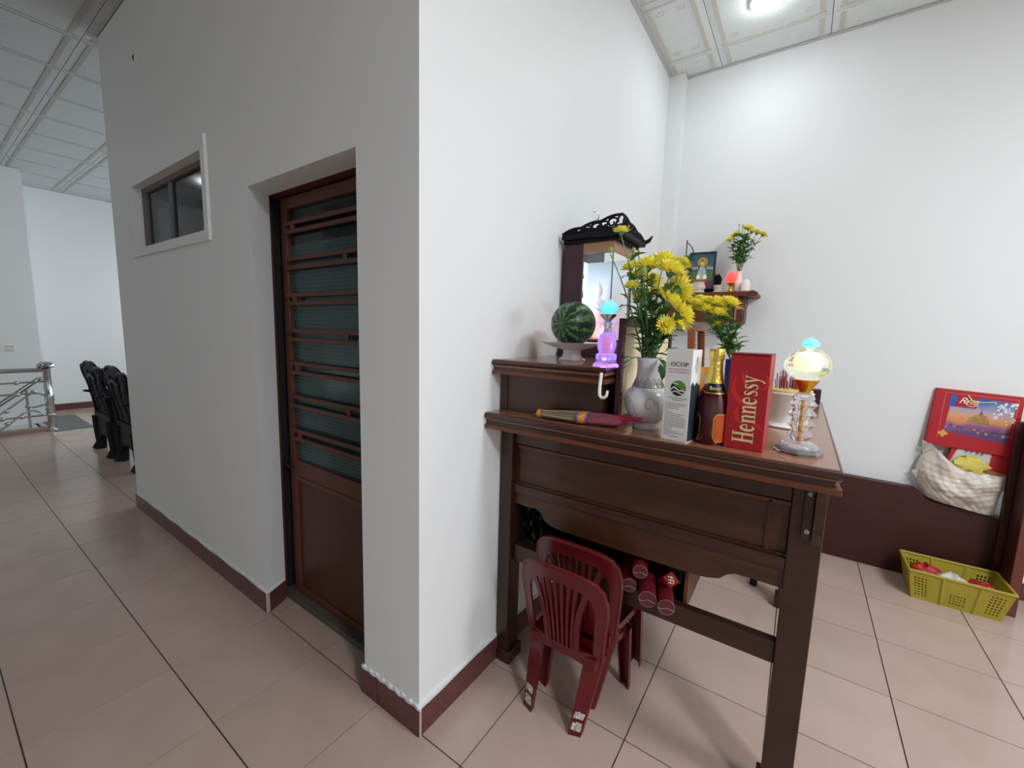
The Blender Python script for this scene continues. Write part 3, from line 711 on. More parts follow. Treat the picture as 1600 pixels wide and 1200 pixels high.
for i, v in enumerate(q.v):
    pass
w_ = MB(); n_ = 16; vs = []
for (s, ry, rz) in ((.19, .041, .0215), (.21, .042, .022), (.225, .042, .0215), (.24, .041, .021), (.26, .038, .02), (.28, .03, .018), (.30, .034, .006)):
    for k in range(n_):
        a = 2 * PI * k / n_; j = 1 + .05 * math.sin(k * 3 + s * 90); vs.append(Mi @ Vector((s, ry * j * math.cos(a), rz * j * math.sin(a) - .001)))
w_.add(vs, [(i * n_ + k, i * n_ + (k + 1) % n_, (i + 1) * n_ + (k + 1) % n_, (i + 1) * n_ + k) for i in range(6) for k in range(n_)])
w_.build('plastic_wrap', WRAP, inc, True)

# ---- crystal lotus lamps
def crystal_lamp(x, y, z0, h, top_em, top_s, base_em, base_s, label, style, red=False):
    root = thing('crystal_lamp', (x, y, z0), label, 'lamp'); k = h / .30
    def L(nm, prof, mt, n=12, sm=False, wob=None):
        q = MB(); q.lathe([(r_ * k, z * k) for r_, z in prof], (x, y, z0), n, wob); return q.build(nm, mt, root, sm)
    BG = mat('lamp_base_glow', '#ffffff', .05, trans=.9, emis=base_em, es=base_s) if base_s else GLASS
    L('base_plate', [(.001, 0), (.056, 0), (.058, .006), (.052, .014), (.001, .014)], BG, 8)
    L('base_step', [(.001, .0145), (.046, .0145), (.044, .022), (.036, .028), (.001, .028)], GLASS, 10)
    if style == 'beads':
        for j, (zc, r_) in enumerate(((.048, .030), (.078, .033), (.106, .034), (.133, .033))):
            L('crystal_bead', [(.001, zc - .0135), (r_ * .66, zc - .0135), (r_, zc), (r_ * .66, zc + .0135), (.001, zc + .0135)], GLASS, 10)
        L('rod', [(.001, .03), (.006, .03), (.006, .148), (.001, .148)], GOLD, 8)
        L('neck', [(.001, .148), (.026, .148), (.022, .158), (.014, .166), (.001, .166)], GLASS, 10)
        L('gold_cup', [(.012, .166), (.016, .176), (.028, .194), (.030, .200), (.001, .200)], GOLD, 16, True)
        L('crystal_globe', [(.026, .2005), (.044, .212), (.054, .232), (.053, .248), (.042, .268), (.022, .284), (.001, .2845)], mat('lit_crystal', '#fffff2', .03, trans=.88, ior=1.25, emis='#f7ffe0', es=top_s * .25), 10)
        L('bulb', [(.001, .225), (.024, .232), (.030, .246), (.024, .262), (.001, .268)], mat('lamp_bulb', '#ffffff', .3, emis='#fff3b8', es=top_s * 2.0), 10)
        L('finial', [(.010, .2845), (.020, .291), (.022, .297), (.014, .306), (.003, .314)], mat('aqua_crystal', '#a7e8e6', .05, trans=.5, emis=top_em, es=top_s), 10)
    else:
        PUR = mat('lit_lamp_body', '#e9dcff', .05, trans=.7, emis=base_em, es=base_s * .5)
        L('base_block', [(.001, .028), (.042, .028), (.046, .036), (.046, .050), (.038, .056), (.001, .056)], PUR, 8)
        L('body', [(.001, .056), (.030, .056), (.037, .075), (.040, .10), (.034, .125), (.026, .14), (.001, .14)], PUR, 12)
        for sgn in (-1, 1):
            q = MB(); q.tube([(x + sgn * r_ * k * AX.x, y + sgn * r_ * k * AX.y, z0 + z * k) for r_, z in ((.030, .12), (.034, .145), (.024, .16), (.028, .178), (.040, .188))], .004 * k, 6); q.build('scroll_arm', PUR, root, True)
        L('waist', [(.001, .14), (.022, .14), (.016, .16), (.018, .185), (.001, .185)], GLASS, 10)
        if red: L('red_core', [(.001, .06), (.013, .06), (.013, .122), (.001, .122)], mat('red_core', '#b0122a', .3, emis='#c0102a', es=.35), 10)
        L('silver_cup', [(.010, .185), (.014, .194), (.032, .212), (.034, .218), (.001, .218)], CHROME, 16, True)
        TOP = mat('lotus_crystal', '#dff6ff', .05, trans=.75, ior=1.3, emis=top_em, es=top_s * .5)
        for ringn, (n_, rad, tilt, ln) in enumerate(((8, .020, 1.0, .05), (7, .012, .6, .055), (4, .005, .2, .06))):
            for j in range(n_):
                a = 2 * PI * j / n_ + ringn * .4; q = MB()
                o_ = Vector((x + rad * k * math.cos(a), y + rad * k * math.sin(a), z0 + .221 * k)); dr = Vector((math.cos(a), math.sin(a), 0)); tt = Vector((-math.sin(a), math.cos(a), 0))
                A_, B_ = [], []
                for (s, wd) in ((0, .006), (.35, .015), (.65, .014), (.9, .006), (1, .001)):
                    c_ = o_ + dr * (ln * k * s * math.sin(tilt)) + up * (ln * k * s * math.cos(tilt)); A_.append(c_ + tt * wd * k); B_.append(c_ - tt * wd * k)
                q.strip(A_, B_, dr * .002 * k); q.build('lotus_petal', TOP, root)
    return root
crystal_lamp(.985, .475, ZT, .30, '#8fe9e2', .22, '#ffffff', 0, 'clear crystal bead lamp with round lit globe at the altar front edge', 'beads')
crystal_lamp(.438, .418, ZU, .235, '#4fd0ee', .30, '#a06cff', .42, 'crystal lotus lamp glowing violet and cyan beside the watermelon', 'lotus', True)
crystal_lamp(.40, 1.30, ZU, .22, '#a8c8ff', .15, '#9cc2ff', .1, 'pale blue crystal lotus lamp behind the white carton', 'lotus', True)

# ---- covered incense bowl with red stubs
px_, py_ = .945, .86
pot = thing('incense_bowl', (px_, py_, ZT), 'white porcelain incense bowl with red stubs behind the red carton', 'incense bowl')
q = MB(); q.lathe([(.001, 0), (.062, 0), (.066, .004), (.058, .012), (.050, .02), (.054, .05), (.060, .085), (.066, .10), (.074, .115), (.076, .122), (.07, .124), (.064, .114), (.001, .112)], (px_, py_, ZT), 32, wob=lambda i, a: .03 * math.sin(a * 8) if i in (1, 2) else 0); q.build('bowl', CHINA, pot, 60)
q = MB(); q.lathe([(.064, .122), (.070, .124), (.070, .132), (.001, .138)], (px_, py_, ZT), 28); q.build('yellow_cover', mat('yellow_sand', '#c9ae5a', .7, var=(30, .2), col2='#e0cc86'), pot, True)
q = MB(); rr = random.Random(4)
for k in range(46):
    a = rr.uniform(0, 2 * PI); ra = .045 * math.sqrt(rr.random()); h_ = rr.uniform(.03, .068)
    q.tube([(px_ + ra * math.cos(a), py_ + ra * math.sin(a), ZT + .13), (px_ + ra * 1.1 * math.cos(a), py_ + ra * 1.1 * math.sin(a), ZT + .132 + h_)], .0014, 4)
q.build('incense_stubs', mat('red_incense_stub', '#8d2b36', .7), pot, kind='stuff')
# small white dish and dark box at the far end
q = MB(); q.lathe([(.001, 0), (.03, 0), (.034, .006), (.062, .022), (.066, .026), (.062, .026), (.03, .010), (.001, .009)], (.985, 1.33, ZT), 28); tag(q.build('offering_dish', CHINA, None, True), 'shallow white dish near the far end of the altar', 'dish')
dk = thing('wooden_box', (1.02, 1.60, ZT), 'small dark red wooden box at the far altar end', 'box')
q = MB(); q.box((.94, 1.57, ZT), (1.065, 1.64, ZT + .07), .003); q.build('box_body', MAHOG, dk)
q = MB(); q.box((.955, 1.567, ZT + .012), (1.03, 1.5705, ZT + .030)); q.build('red_band', mat('red_band', '#8a2422', .5), dk)
# ---- snack packets behind the bottle
def packet(nm, label, c, w, h, t, tilt, mt, rot, extra=None):
    root = thing(nm, c, label, 'packet'); R = Matrix.Translation(c) @ Matrix.Rotation(rot, 4, 'Z') @ Matrix.Rotation(tilt, 4, 'X')
    q = MB(); nu, nv_ = 8, 10; vs = []; fs = []
    for s in (-1, 1):
        for j in range(nv_ + 1):
            for i in range(nu + 1):
                u, v = i / nu * 2 - 1, j / nv_ * 2 - 1
                th_ = t * (1 - u ** 4) * (1 - v ** 4) * (1 + .2 * math.sin(u * 7 + v * 5))
                wv = 1 - .12 * (1 - abs(u)) * 0
                vs.append(R @ Vector((u * w / 2, s * th_ / 2, h / 2 + v * h / 2)))
        o_ = (0 if s < 0 else (nu + 1) * (nv_ + 1))
        for j in range(nv_):
            for i in range(nu): fs.append((o_ + j * (nu + 1) + i, o_ + j * (nu + 1) + i + 1, o_ + (j + 1) * (nu + 1) + i + 1, o_ + (j + 1) * (nu + 1) + i))
    q.add(vs, fs); q.build('pouch', mt, root, True)
    if extra:
        for (nm2, poly, mt2) in extra:
            q = MB()
            def f(p, e): 
                th_ = t * (1 - (p[0]) ** 4) * (1 - (p[1]) ** 4) * (1 + .2 * math.sin(p[0] * 7 + p[1] * 5))
                return R @ Vector((p[0] * w / 2, -th_ / 2 - e, h / 2 + p[1] * h / 2))
            q.prism(poly, lambda p: f(p, .0012), lambda p: f(p, .0002)); q.build(nm2, mt2, root)
    return root
BLUEP = mat('blue_foil', '#1c2a78', .3, var=(10, .3), col2='#24348c'); ORJ = mat('orange_print', '#e08a2e', .4, var=(12, .3), col2='#efb04c')
packet('snack_packet', 'dark blue snack packet standing behind the wine bottle', (.80, .70, ZT), .085, .235, .04, .05, BLUEP, .1,
       [('white_swirl', [(-.55, .35), (-.35, .5), (-.2, .42), (-.3, .2), (-.5, .1)], WHITE), ('orange_pod', [(-.4, .2), (-.1, .3), (0, .0), (-.1, -.5), (-.3, -.6), (-.45, -.2)], ORJ), ('pod_tip', [(-.2, -.55), (.1, -.6), (.2, -.75), (-.1, -.8)], YELLOW)])
packet('juice_packet', 'orange printed drink packet behind the white carton', (.700, .66, ZT), .085, .205, .045, .04, ORJ, -.15,
       [('white_patch', [(-.5, .3), (.5, .35), (.5, .75), (-.5, .7)], mat('pale_print', '#dcd9cf', .5)), ('blue_patch', [(-.5, -.5), (-.1, -.45), (-.1, .0), (-.5, -.05)], mat('blue_print', '#3a4f8a', .5))])

# ================================================================== THINGS ON THE UPPER TIER
fx0, fy0 = .222, .60
pd = thing('footed_plate', (fx0, fy0, ZU), 'white footed fruit plate with wavy rim carrying the watermelon', 'plate')
q = MB(); q.lathe([(.001, 0), (.052, 0), (.054, .004), (.040, .012), (.034, .028), (.036, .04), (.05, .044), (.085, .055), (.118, .068), (.121, .071), (.116, .071), (.08, .060), (.001, .052)], (fx0, fy0, ZU), 64, wob=lambda i, a: (.03 * math.sin(a * 14) if i in (8, 9, 10) else 0))
q.build('plate_body', CHINA, pd, 60)
MEL = bpy.data.materials.new('watermelon_rind'); MEL.use_nodes = True
nt = MEL.node_tree; b = nt.nodes['Principled BSDF']; b.inputs['Roughness'].default_value = .35
tc = nt.nodes.new('ShaderNodeTexCoord'); sp_ = nt.nodes.new('ShaderNodeSeparateXYZ'); nt.links.new(tc.outputs['Object'], sp_.inputs[0])
at2 = nt.nodes.new('ShaderNodeMath'); at2.operation = 'ARCTAN2'; nt.links.new(sp_.outputs[1], at2.inputs[0]); nt.links.new(sp_.outputs[0], at2.inputs[1])
nz = nt.nodes.new('ShaderNodeTexNoise'); nz.inputs['Scale'].default_value = 55; nz.inputs['Detail'].default_value = 5; nt.links.new(tc.outputs['Object'], nz.inputs[0])
mu = nt.nodes.new('ShaderNodeMath'); mu.operation = 'MULTIPLY_ADD'; mu.inputs[1].default_value = 11; nt.links.new(at2.outputs[0], mu.inputs[0])
nm_ = nt.nodes.new('ShaderNodeMath'); nm_.operation = 'MULTIPLY'; nm_.inputs[1].default_value = 9.5; nt.links.new(nz.outputs['Fac'], nm_.inputs[0]); nt.links.new(nm_.outputs[0], mu.inputs[2])
si = nt.nodes.new('ShaderNodeMath'); si.operation = 'SINE'; nt.links.new(mu.outputs[0], si.inputs[0])
rp_ = nt.nodes.new('ShaderNodeValToRGB'); rp_.color_ramp.elements[0].position = .3; rp_.color_ramp.elements[1].position = 1.1
rp_.color_ramp.elements[0].color = hexc('#14301c'); rp_.color_ramp.elements[1].color = hexc('#5c8a4c')
nt.links.new(si.outputs[0], rp_.inputs[0]); nt.links.new(rp_.outputs[0], b.inputs['Base Color'])
q = MB(); q.ball((0, 0, 0), .086, 40, (1, 1, 1.06)); mel = q.build('watermelon_rind', MEL, None, True)
mo = thing('watermelon', (fx0, fy0, ZU + .143), 'striped green watermelon resting on the white footed plate', 'watermelon')
mel.parent = mo; vd = (CAM - Vector((fx0, fy0, ZU + .14))); vd = (vd + AX * -1.0).normalized()
mo.rotation_euler = vd.to_track_quat('Z', 'Y').to_euler()
q = MB(); q.lathe([(.001, .09), (.006, .091), (.005, .094), (.001, .096)], n=8); st = q.build('stem_scar', mat('melon_scar', '#5a6a3a', .6), None); st.parent = mo

# ---- glass shrine cabinet
sx0, sx1, sy0, sy1, sz0, sz1 = .02, .262, .88, 1.13, 1.37, 1.80
sh = thing('shrine_cabinet', (.14, 1.1, ZU), 'dark wooden shrine cabinet with lit glass sides and carved black roof', 'cabinet')
def sb(name, lo, hi, mt=MAHOG, bev=.002):
    q = MB(); q.box(lo, hi, bev); return q.build(name, mt, sh)
sb('base', (sx0, sy0 - .01, ZU), (sx1 + .03, sy1 + .01, ZU + .03)); sb('base_step', (sx0, sy0, ZU + .03), (sx1 + .015, sy1, sz0 - .012)); sb('base_cap', (sx0, sy0 - .006, sz0 - .012), (sx1 + .008, sy1 + .006, sz0))
sb('side_board', (sx0, sy0, sz0), (sx0 + .095, sy0 + .014, sz1)); sb('side_board', (sx0, sy1 - .014, sz0), (sx0 + .095, sy1, sz1)); sb('back_board', (sx0, sy0 + .014, sz0), (sx0 + .012, sy1 - .014, sz1))
sb('front_post', (sx1 - .014, sy1 - .014, sz0), (sx1, sy1, sz1)); sb('head_board', (sx0 + .095, sy0, sz1 - .045), (sx1, sy0 + .012, sz1), mat('light_wood_head', '#9b7458', .5, var=(12, .3), col2='#ab8465', stretch=(1, 1, 6))); sb('head_board', (sx1 - .012, sy0 + .012, sz1 - .045), (sx1, sy1 - .014, sz1), bpy.data.materials['light_wood_head'])
CGL = mat('cabinet_glass', '#eafff6', .03, spec=.5, alpha=.12); CGE = mat('glass_edge_green', '#5f8f80', .2)
sb('side_glass', (sx0 + .095, sy0 + .004, sz0), (sx1 - .004, sy0 + .008, sz1 - .045), CGL, 0); sb('front_glass', (sx1 - .008, sy0 + .008, sz0), (sx1 - .004, sy1 - .014, sz1 - .045), CGL, 0)
sb('glass_edge', (sx1 - .008, sy0 + .003, sz0), (sx1 - .003, sy0 + .008, sz1 - .045), CGE, 0)
q = MB()
for k in range(38): q.box((sx0 + .094, sy0 - .0015, sz0 + .006 + k * .0113), (sx0 + .098, sy0, sz0 + .012 + k * .0113))
for k in range(14): q.box((sx0 + .1 + k * .0105, sy0 - .0015, sz0 + .0005), (sx0 + .106 + k * .0105, sy0, sz0 + .0045))
q.build('beading', mat('pale_beading', '#6a4a54', .5), sh)
# lit back picture inside: pale panel, printed branch and robe strokes
LITB = mat('lit_backdrop', '#e9eef6', .5, emis='#cfe2ff', es=.55)
bd = sb('backdrop', (sx0 + .012, sy0 + .016, sz0 + .002), (sx0 + .016, sy1 - .016, sz1 - .05), LITB, 0)
sb('inner_side', (sx0 + .016, sy1 - .022, sz0 + .002), (sx1 - .02, sy1 - .016, sz1 - .05), mat('inner_pale', '#dfe4e2', .5), 0)
q = MB(); X_ = sx0 + .018
for (pts, r_) in (([(1.00, 1.72), (1.01, 1.66), (1.0, 1.60), (1.03, 1.56)], .005), ([(1.0, 1.68), (1.04, 1.70), (1.06, 1.67)], .004), ([(1.03, 1.56), (1.06, 1.58), (1.05, 1.61)], .004)):
    q.tube([(X_, y_, z_) for y_, z_ in pts], r_, 5)
q.build('branch_print', mat('dark_branch', '#4a4c58', .6), bd)
led = MB(); led.tube([(sx0 + .05, sy0 + .035, sz0 + .10), (sx0 + .05, sy0 + .035, sz1 - .1)], .010, 8); led.build('led_tube', mat('white_led', '#ffffff', .4, emis='#cfe0ff', es=13), sh, True)
pk = MB(); pk.lathe([(.001, 0), (.018, 0), (.022, .015), (.018, .04), (.006, .055), (.001, .058)], (sx1 - .06, sy0 + .07, sz0 + .005), 16); pk.build('pink_lamp', mat('pink_led', '#ffb0a0', .4, emis='#ff6a5a', es=8), sh, True)
q = MB(); q.tube([(sx0 + .028, sy0 + .06 + .05 * math.cos(t * .33), sz1 - .16 + .065 * math.sin(t * .33)) for t in range(20)], .003, 6); q.build('halo_ring', mat('lilac_halo', '#e6dcff', .4, emis='#c9b8ff', es=1.2), sh)
fg = thing('deity_figurine', (sx0 + .115, sy0 + .14, sz0), 'small pale robed figurine standing inside the lit shrine', 'figurine')
FIGM = mat('pale_figurine', '#efe1dc', .4)
q = MB(); q.lathe([(.001, 0), (.045, 0), (.046, .012), (.036, .02), (.030, .05), (.034, .09), (.030, .13), (.036, .165), (.032, .185), (.014, .196), (.011, .206), (.018, .216), (.022, .232), (.019, .248), (.012, .256), (.008, .268), (.001, .274)], (sx0 + .115, sy0 + .15, sz0), 20, wob=lambda i, a: .08 * math.sin(a * 5 + i) if 3 < i < 8 else 0); q.build('figure', FIGM, fg, True)
q = MB(); cxf, cyf = sx0 + .115, sy0 + .15
for s in (-1, 1): q.tube([(cxf, cyf + s * .032, sz0 + .175), (cxf + .02, cyf + s * .036, sz0 + .145), (cxf + .034, cyf + s * .010, sz0 + .155)], [.010, .010, .007], 8)
q.build('sleeves', FIGM, fg, True)
# roof: slab, overhanging cornice, carved crests on the two visible sides
sb('roof_slab', (sx0, sy0 - .012, sz1), (sx1 + .02, sy1 + .012, sz1 + .014), BLACKWOOD); sb('cornice', (sx0, sy0 - .035, sz1 + .014), (sx1 + .045, sy1 + .035, sz1 + .034), BLACKWOOD, .004)
zc = sz1 + .034
def crest(P, L, name):
    q = MB(); n_ = 40; lo_, hi_ = [], []
    f = lambda s: .010 + .056 * (s if name == 'side_crest' else 1 - s) ** .9 + .007 * abs(math.sin(s * 9.5))
    band_ = []
    top_ = [(s / n_ * L, f(s / n_)) for s in range(n_ + 1)]
    q.tube([P(u, z - .004) for u, z in top_], .006, 6)
    lowp = [P(u, 0.) for u, z in top_]; midp = [P(u, min(z, .014 + .012 * abs(math.sin(u * 40)))) for u, z in top_]
    nv2 = (P(0, 0.)[0] - sx0, 0, 0); q.strip(lowp, midp, Vector((0, .010, 0)) if name == 'side_crest' else Vector((-.010, 0, 0)))
    for c_ in (.16, .3, .42, .58, .7, .84):
        z = f(c_) * .5; q.tube([P(c_ * L + .028 * math.cos(t * .7) * (1 - t / 13), z + f(c_) * .38 * math.sin(t * .7) * (1 - t / 13)) for t in range(11)], .0045, 6)
    for c_ in (.08, .23, .36, .5, .64, .77, .92): q.tube([P(c_ * L - .015, .0), P(c_ * L, f(c_) * .6), P(c_ * L + .012, f(c_) - .004)], .0045, 6)
    q.build(name, BLACKWOOD, sh, True)
crest(lambda u, z: (sx0 + u, sy0 - .026, zc + z), (sx1 + .04 - sx0) * 1.0, 'side_crest')
crest(lambda u, z: (sx1 + .036, sy0 - .03 + u, zc + z), sy1 - sy0 + .06, 'front_crest')
q = MB(); q.tube([(sx1 + .036, sy0 - .03, zc), (sx1 + .055, sy0 - .045, zc + .012), (sx1 + .07, sy0 - .05, zc + .034)], [.012, .01, .003], 6); q.build('upturned_corner', BLACKWOOD, sh, True)
q = MB(); q.tube([(sx1 + .036, sy1 + .03, zc), (sx1 + .055, sy1 + .045, zc + .012), (sx1 + .07, sy1 + .05, zc + .034)], [.012, .01, .003], 6); q.build('upturned_corner', BLACKWOOD, sh, True)
q = MB(); q.tube([(.0, 1.22, 2.03), (.02, 1.22, 2.03), (.03, 1.225, 2.01), (.022, 1.235, 1.99), (.01, 1.235, 2.0)], .003, 6); tag(q.build('ceiling_hook', CHROME, None, True), 'small metal wall hook above the shrine roof', 'hook')

# ---- big carved frame leaning on the upper tier, small wood framed mirror
def pic_frame(nm, label, y0, y1, z0, z1, x, t, fm, pm, cat, lean=0):
    root = thing(nm, (x, (y0 + y1) / 2, z0), label, cat); w = .026
    f = lambda z: (z - z0) * lean
    for part, a, b_, c_, d_ in (('frame_side', y0, y0 + w, z0, z1), ('frame_side', y1 - w, y1, z0, z1), ('frame_top', y0 + w, y1 - w, z1 - w, z1), ('frame_bottom', y0 + w, y1 - w, z0, z0 + w)):
        q = MB(); q.add([(x - f(c_), a, c_), (x + t - f(c_), a, c_), (x + t - f(c_), b_, c_), (x - f(c_), b_, c_), (x - f(d_), a, d_), (x + t - f(d_), a, d_), (x + t - f(d_), b_, d_), (x - f(d_), b_, d_)], [(3, 2, 1, 0), (4, 5, 6, 7), (0, 1, 5, 4), (1, 2, 6, 5), (2, 3, 7, 6), (3, 0, 4, 7)]); q.build(part, fm, root)
    q = MB(); q.add([(x + t * .3 - f(z0), y0 + w, z0 + w), (x + t * .5 - f(z0), y0 + w, z0 + w), (x + t * .5 - f(z0), y1 - w, z0 + w), (x + t * .3 - f(z0), y1 - w, z0 + w), (x + t * .3 - f(z1), y0 + w, z1 - w), (x + t * .5 - f(z1), y0 + w, z1 - w), (x + t * .5 - f(z1), y1 - w, z1 - w), (x + t * .3 - f(z1), y1 - w, z1 - w)], [(3, 2, 1, 0), (4, 5, 6, 7), (0, 1, 5, 4), (1, 2, 6, 5), (2, 3, 7, 6), (3, 0, 4, 7)]); q.build('panel', pm, root)
    q = MB()
    for (yy, n_) in ((y0 + w / 2, 14), (y1 - w / 2, 14)):
        for k in range(n_):
            z = z0 + .02 + (z1 - z0 - .04) * k / (n_ - 1); q.ball((x + t - f(z), yy + .004 * math.sin(k * 2), z), .006, 6, (.5, 1, 1.4))
    q.build('carved_beads', GOLD, root, kind='stuff'); return root
REDFR = mat('red_brown_frame', '#5a2a1c', .4, var=(20, .3), col2='#743a26')
pic_frame('carved_picture', 'dark red carved picture with cream panel behind the large flower vase', .450, 1.08, ZT, ZT + .36, .464, .016, MAHOG, mat('cream_panel', '#e6d9a8', .5, var=(5, .3), col2='#efe6c4'), 'picture', .0)
pic_frame('wooden_mirror', 'narrow wood framed mirror behind the white carton and bottle', 1.16, 1.42, ZT, ZT + .36, .545, .03, mat('orange_brown_frame', '#8a4a2c', .4, var=(20, .3), col2='#9c5a38'), mat('mirror_glass', '#9fb0b6', .05, metal=1), 'mirror', .05)

# ================================================================== FLOWERS
def bloom_mesh(seed, R=.045, nl=5):
    rr = random.Random(seed); q = MB()
    for l in range(nl):
        f = l / (nl - 1); n_ = int(24 - 10 * f); tilt = math.radians(4 + 68 * f); ln = R * (1 - .42 * f)
        for k in range(n_):
            a = 2 * PI * (k + rr.uniform(-.25, .25)) / n_ + l * .37; tl = tilt + rr.uniform(-.12, .12); L_ = ln * rr.uniform(.88, 1.08)
            d_ = Vector((math.cos(a), math.sin(a), 0)); t_ = Vector((-math.sin(a), math.cos(a), 0)); u_ = Vector((0, 0, 1))
            c0 = d_ * R * .06 + u_ * (R * .10 * f); dirv = d_ * math.cos(tl) + u_ * math.sin(tl)
            c1 = c0 + dirv * L_ * .6; c2 = c0 + dirv * L_ + u_ * L_ * (.12 if l < 2 else .0) - d_ * L_ * .1 * f
            w_ = R * .11
            q.add([c0 + t_ * w_ * .4, c0 - t_ * w_ * .4, c1 - t_ * w_, c1 + u_ * w_ * -.5, c1 + t_ * w_, c2], [(0, 1, 3), (1, 2, 3), (0, 3, 4), (2, 5, 3), (3, 5, 4)])
    return q.mesh('bloom', YELLOW)
BLOOMS = [bloom_mesh(s) for s in (1, 2, 3)]
PALE = mat('young_petals', '#dfd98c', .6)
q = MB(); q.lathe([(.001, -.016), (.006, -.014), (.011, -.006), (.013, .0), (.010, .003), (.001, .004)], n=10); CALYX = q.mesh('calyx', GREEN, True)
q = MB(); q.lathe([(.001, -.010), (.006, -.008), (.0095, 0), (.0085, .006), (.005, .010), (.001, .011)], n=10); BUD = q.mesh('bud', mat('bud_green', '#7f9a4a', .55, var=(50, .2), col2='#a9b45e'), True)
q = MB()
pts = [(0, .002), (.25, .10), (.32, .22), (.45, .17), (.55, .26), (.68, .15), (.85, .12), (1, 0)]
for s in (-1, 1):
    for i in range(len(pts) - 1):
        (a, wa), (b_, wb_) = pts[i], pts[i + 1]; za, zb = .16 * math.sin(a * 2.6), .16 * math.sin(b_ * 2.6)
        q.add([(a, 0, za), (b_, 0, zb), (b_, s * wb_, zb + wb_ * .4), (a, s * wa, za + wa * .4)], [(0, 1, 2, 3)])
LEAFM = q.mesh('leaf', LEAF)
def flower(base, tip, nrm, R, label, group, seed, leaves=6, bud=False, lsize=.045, mid=None):
    rr = random.Random(seed); base = Vector(base); tip = Vector(tip); nrm = Vector(nrm).normalized()
    root = thing('chrysanthemum', base, label, 'flower', group)
    bend = Vector((0, 0, 1)) * (tip - base).length * .28
    mid = base.lerp(tip, .5) + Vector(((tip.x - base.x) * -.12, (tip.y - base.y) * -.12, .02))
    pts = []
    for k in range(9):
        t = k / 8; e = tip - nrm * .012
        pts.append(base * (1 - t) ** 2 + mid * 2 * t * (1 - t) + e * t * t)
    q = MB(); q.tube(pts, [.0027 - .0009 * k / 8 for k in range(9)], 6); q.build('stem', GREEN, root, True)
    Q = nrm.to_track_quat('Z', 'Y')
    def child(nm, me, loc, rot, sc):
        o = link(nm, me, root); o.location = loc; o.rotation_mode = 'QUATERNION'; o.rotation_quaternion = rot; o.scale = (sc,) * 3 if not isinstance(sc, tuple) else sc; return o
    if bud: child('bud', BUD, tip, Q, R / .010)
    else:
        child('bloom', BLOOMS[seed % 3], tip, Q, R / .045); child('calyx', CALYX, tip, Q, min(1.2, R / .04))
    for k in range(leaves):
        t = .18 + .62 * (k + rr.random() * .6) / max(1, leaves); i = min(7, int(t * 8)); p_ = pts[i].lerp(pts[i + 1], t * 8 - i)
        a = rr.uniform(0, 2 * PI); dr = Vector((math.cos(a), math.sin(a), rr.uniform(-.1, .7))).normalized()
        child('leaf', LEAFM, p_, dr.to_track_quat('X', 'Z'), lsize * rr.uniform(.7, 1.3))
    return root
def toward(x, y, z): return Vector((x, y, z))
ORD = 'first second third fourth fifth sixth seventh eighth ninth tenth eleventh twelfth thirteenth fourteenth fifteenth sixteenth seventeenth eighteenth nineteenth twentieth'.split()
def rank(xs, i): return ORD[sorted(range(len(xs)), key=lambda k: xs[k]).index(i)]
CAMD = -AZ; UP = Vector((0, 0, 1))
vb = Vector((vx, vy, ZT + .20))
# (px, py, Y, radius, normal as mix of camera-right, up, toward camera)
BQ = [(971, 362, .50, .028, (0, 1, .15)), (1037, 410, .55, .050, (.1, 1, .25)), (1012, 417, .48, .047, (-.1, 1, .3)), (1048, 424, .46, .050, (.2, 1, .3)), (1066, 412, .58, .030, (.5, .8, .1)),
      (1062, 434, .50, .028, (.6, .6, .3)), (1060, 452, .47, .048, (.8, .5, -.2)), (1047, 474, .44, .046, (.7, .7, .3)), (1064, 492, .45, .048, (.9, .45, .35)), (1040, 508, .42, .030, (.1, .2, 1)),
      (988, 448, .45, .028, (-.2, 1, .3)), (1000, 430, .60, .036, (-.4, .7, .3)), (985, 418, .64, .034, (-.4, .8, .2)), (1018, 440, .62, .040, (0, .8, .5)), (1002, 462, .63, .036, (-.3, .6, .6)),
      (1030, 458, .60, .036, (.2, .6, .6)), (1058, 505, .55, .034, (.6, .5, .4)), (1022, 484, .60, .030, (0, .5, .8))]
labs = {0: 'tallest small yellow chrysanthemum rising left of the big bouquet', 9: 'low yellow chrysanthemum of the big bouquet facing the viewer', 8: 'lowest drooping yellow chrysanthemum at the right of the big bouquet', 6: 'large yellow chrysanthemum turned right in the big bouquet', 10: 'flat yellow chrysanthemum at the left edge of the big bouquet'}
for i, (a, b_, Y_, R_, (nr, nu, nc)) in enumerate(BQ):
    tip = at(a, b_, Y_); base = vb + Vector((random.uniform(-.02, .02), random.uniform(-.02, .02), random.uniform(-.004, .006)))
    flower(base, tip, AX * nr + UP * nu + CAMD * nc, R_ * 1.14, labs.get(i, rank([t[0] + .01 * j for j, t in enumerate(BQ)], i) + ' open yellow chrysanthemum from the left in the big altar bouquet'), 'yellow chrysanthemums in the large vase', i, leaves=8, lsize=.058)
BUDS = [(954, 391, .47, .009), (990, 391, .50, .008), (998, 393, .52, .005), (1006, 424, .44, .013), (1020, 432, .5, .010)]
for i, (a, b_, Y_, R_) in enumerate(BUDS):
    flower(vb + Vector((random.uniform(-.02, .0), random.uniform(-.02, .02), 0)), at(a, b_, Y_), UP, R_, rank([t[0] for t in BUDS], i) + ' unopened green bud from the left in the big bouquet', 'chrysanthemum buds in the large vase', 40 + i, leaves=5, bud=True, lsize=.04)
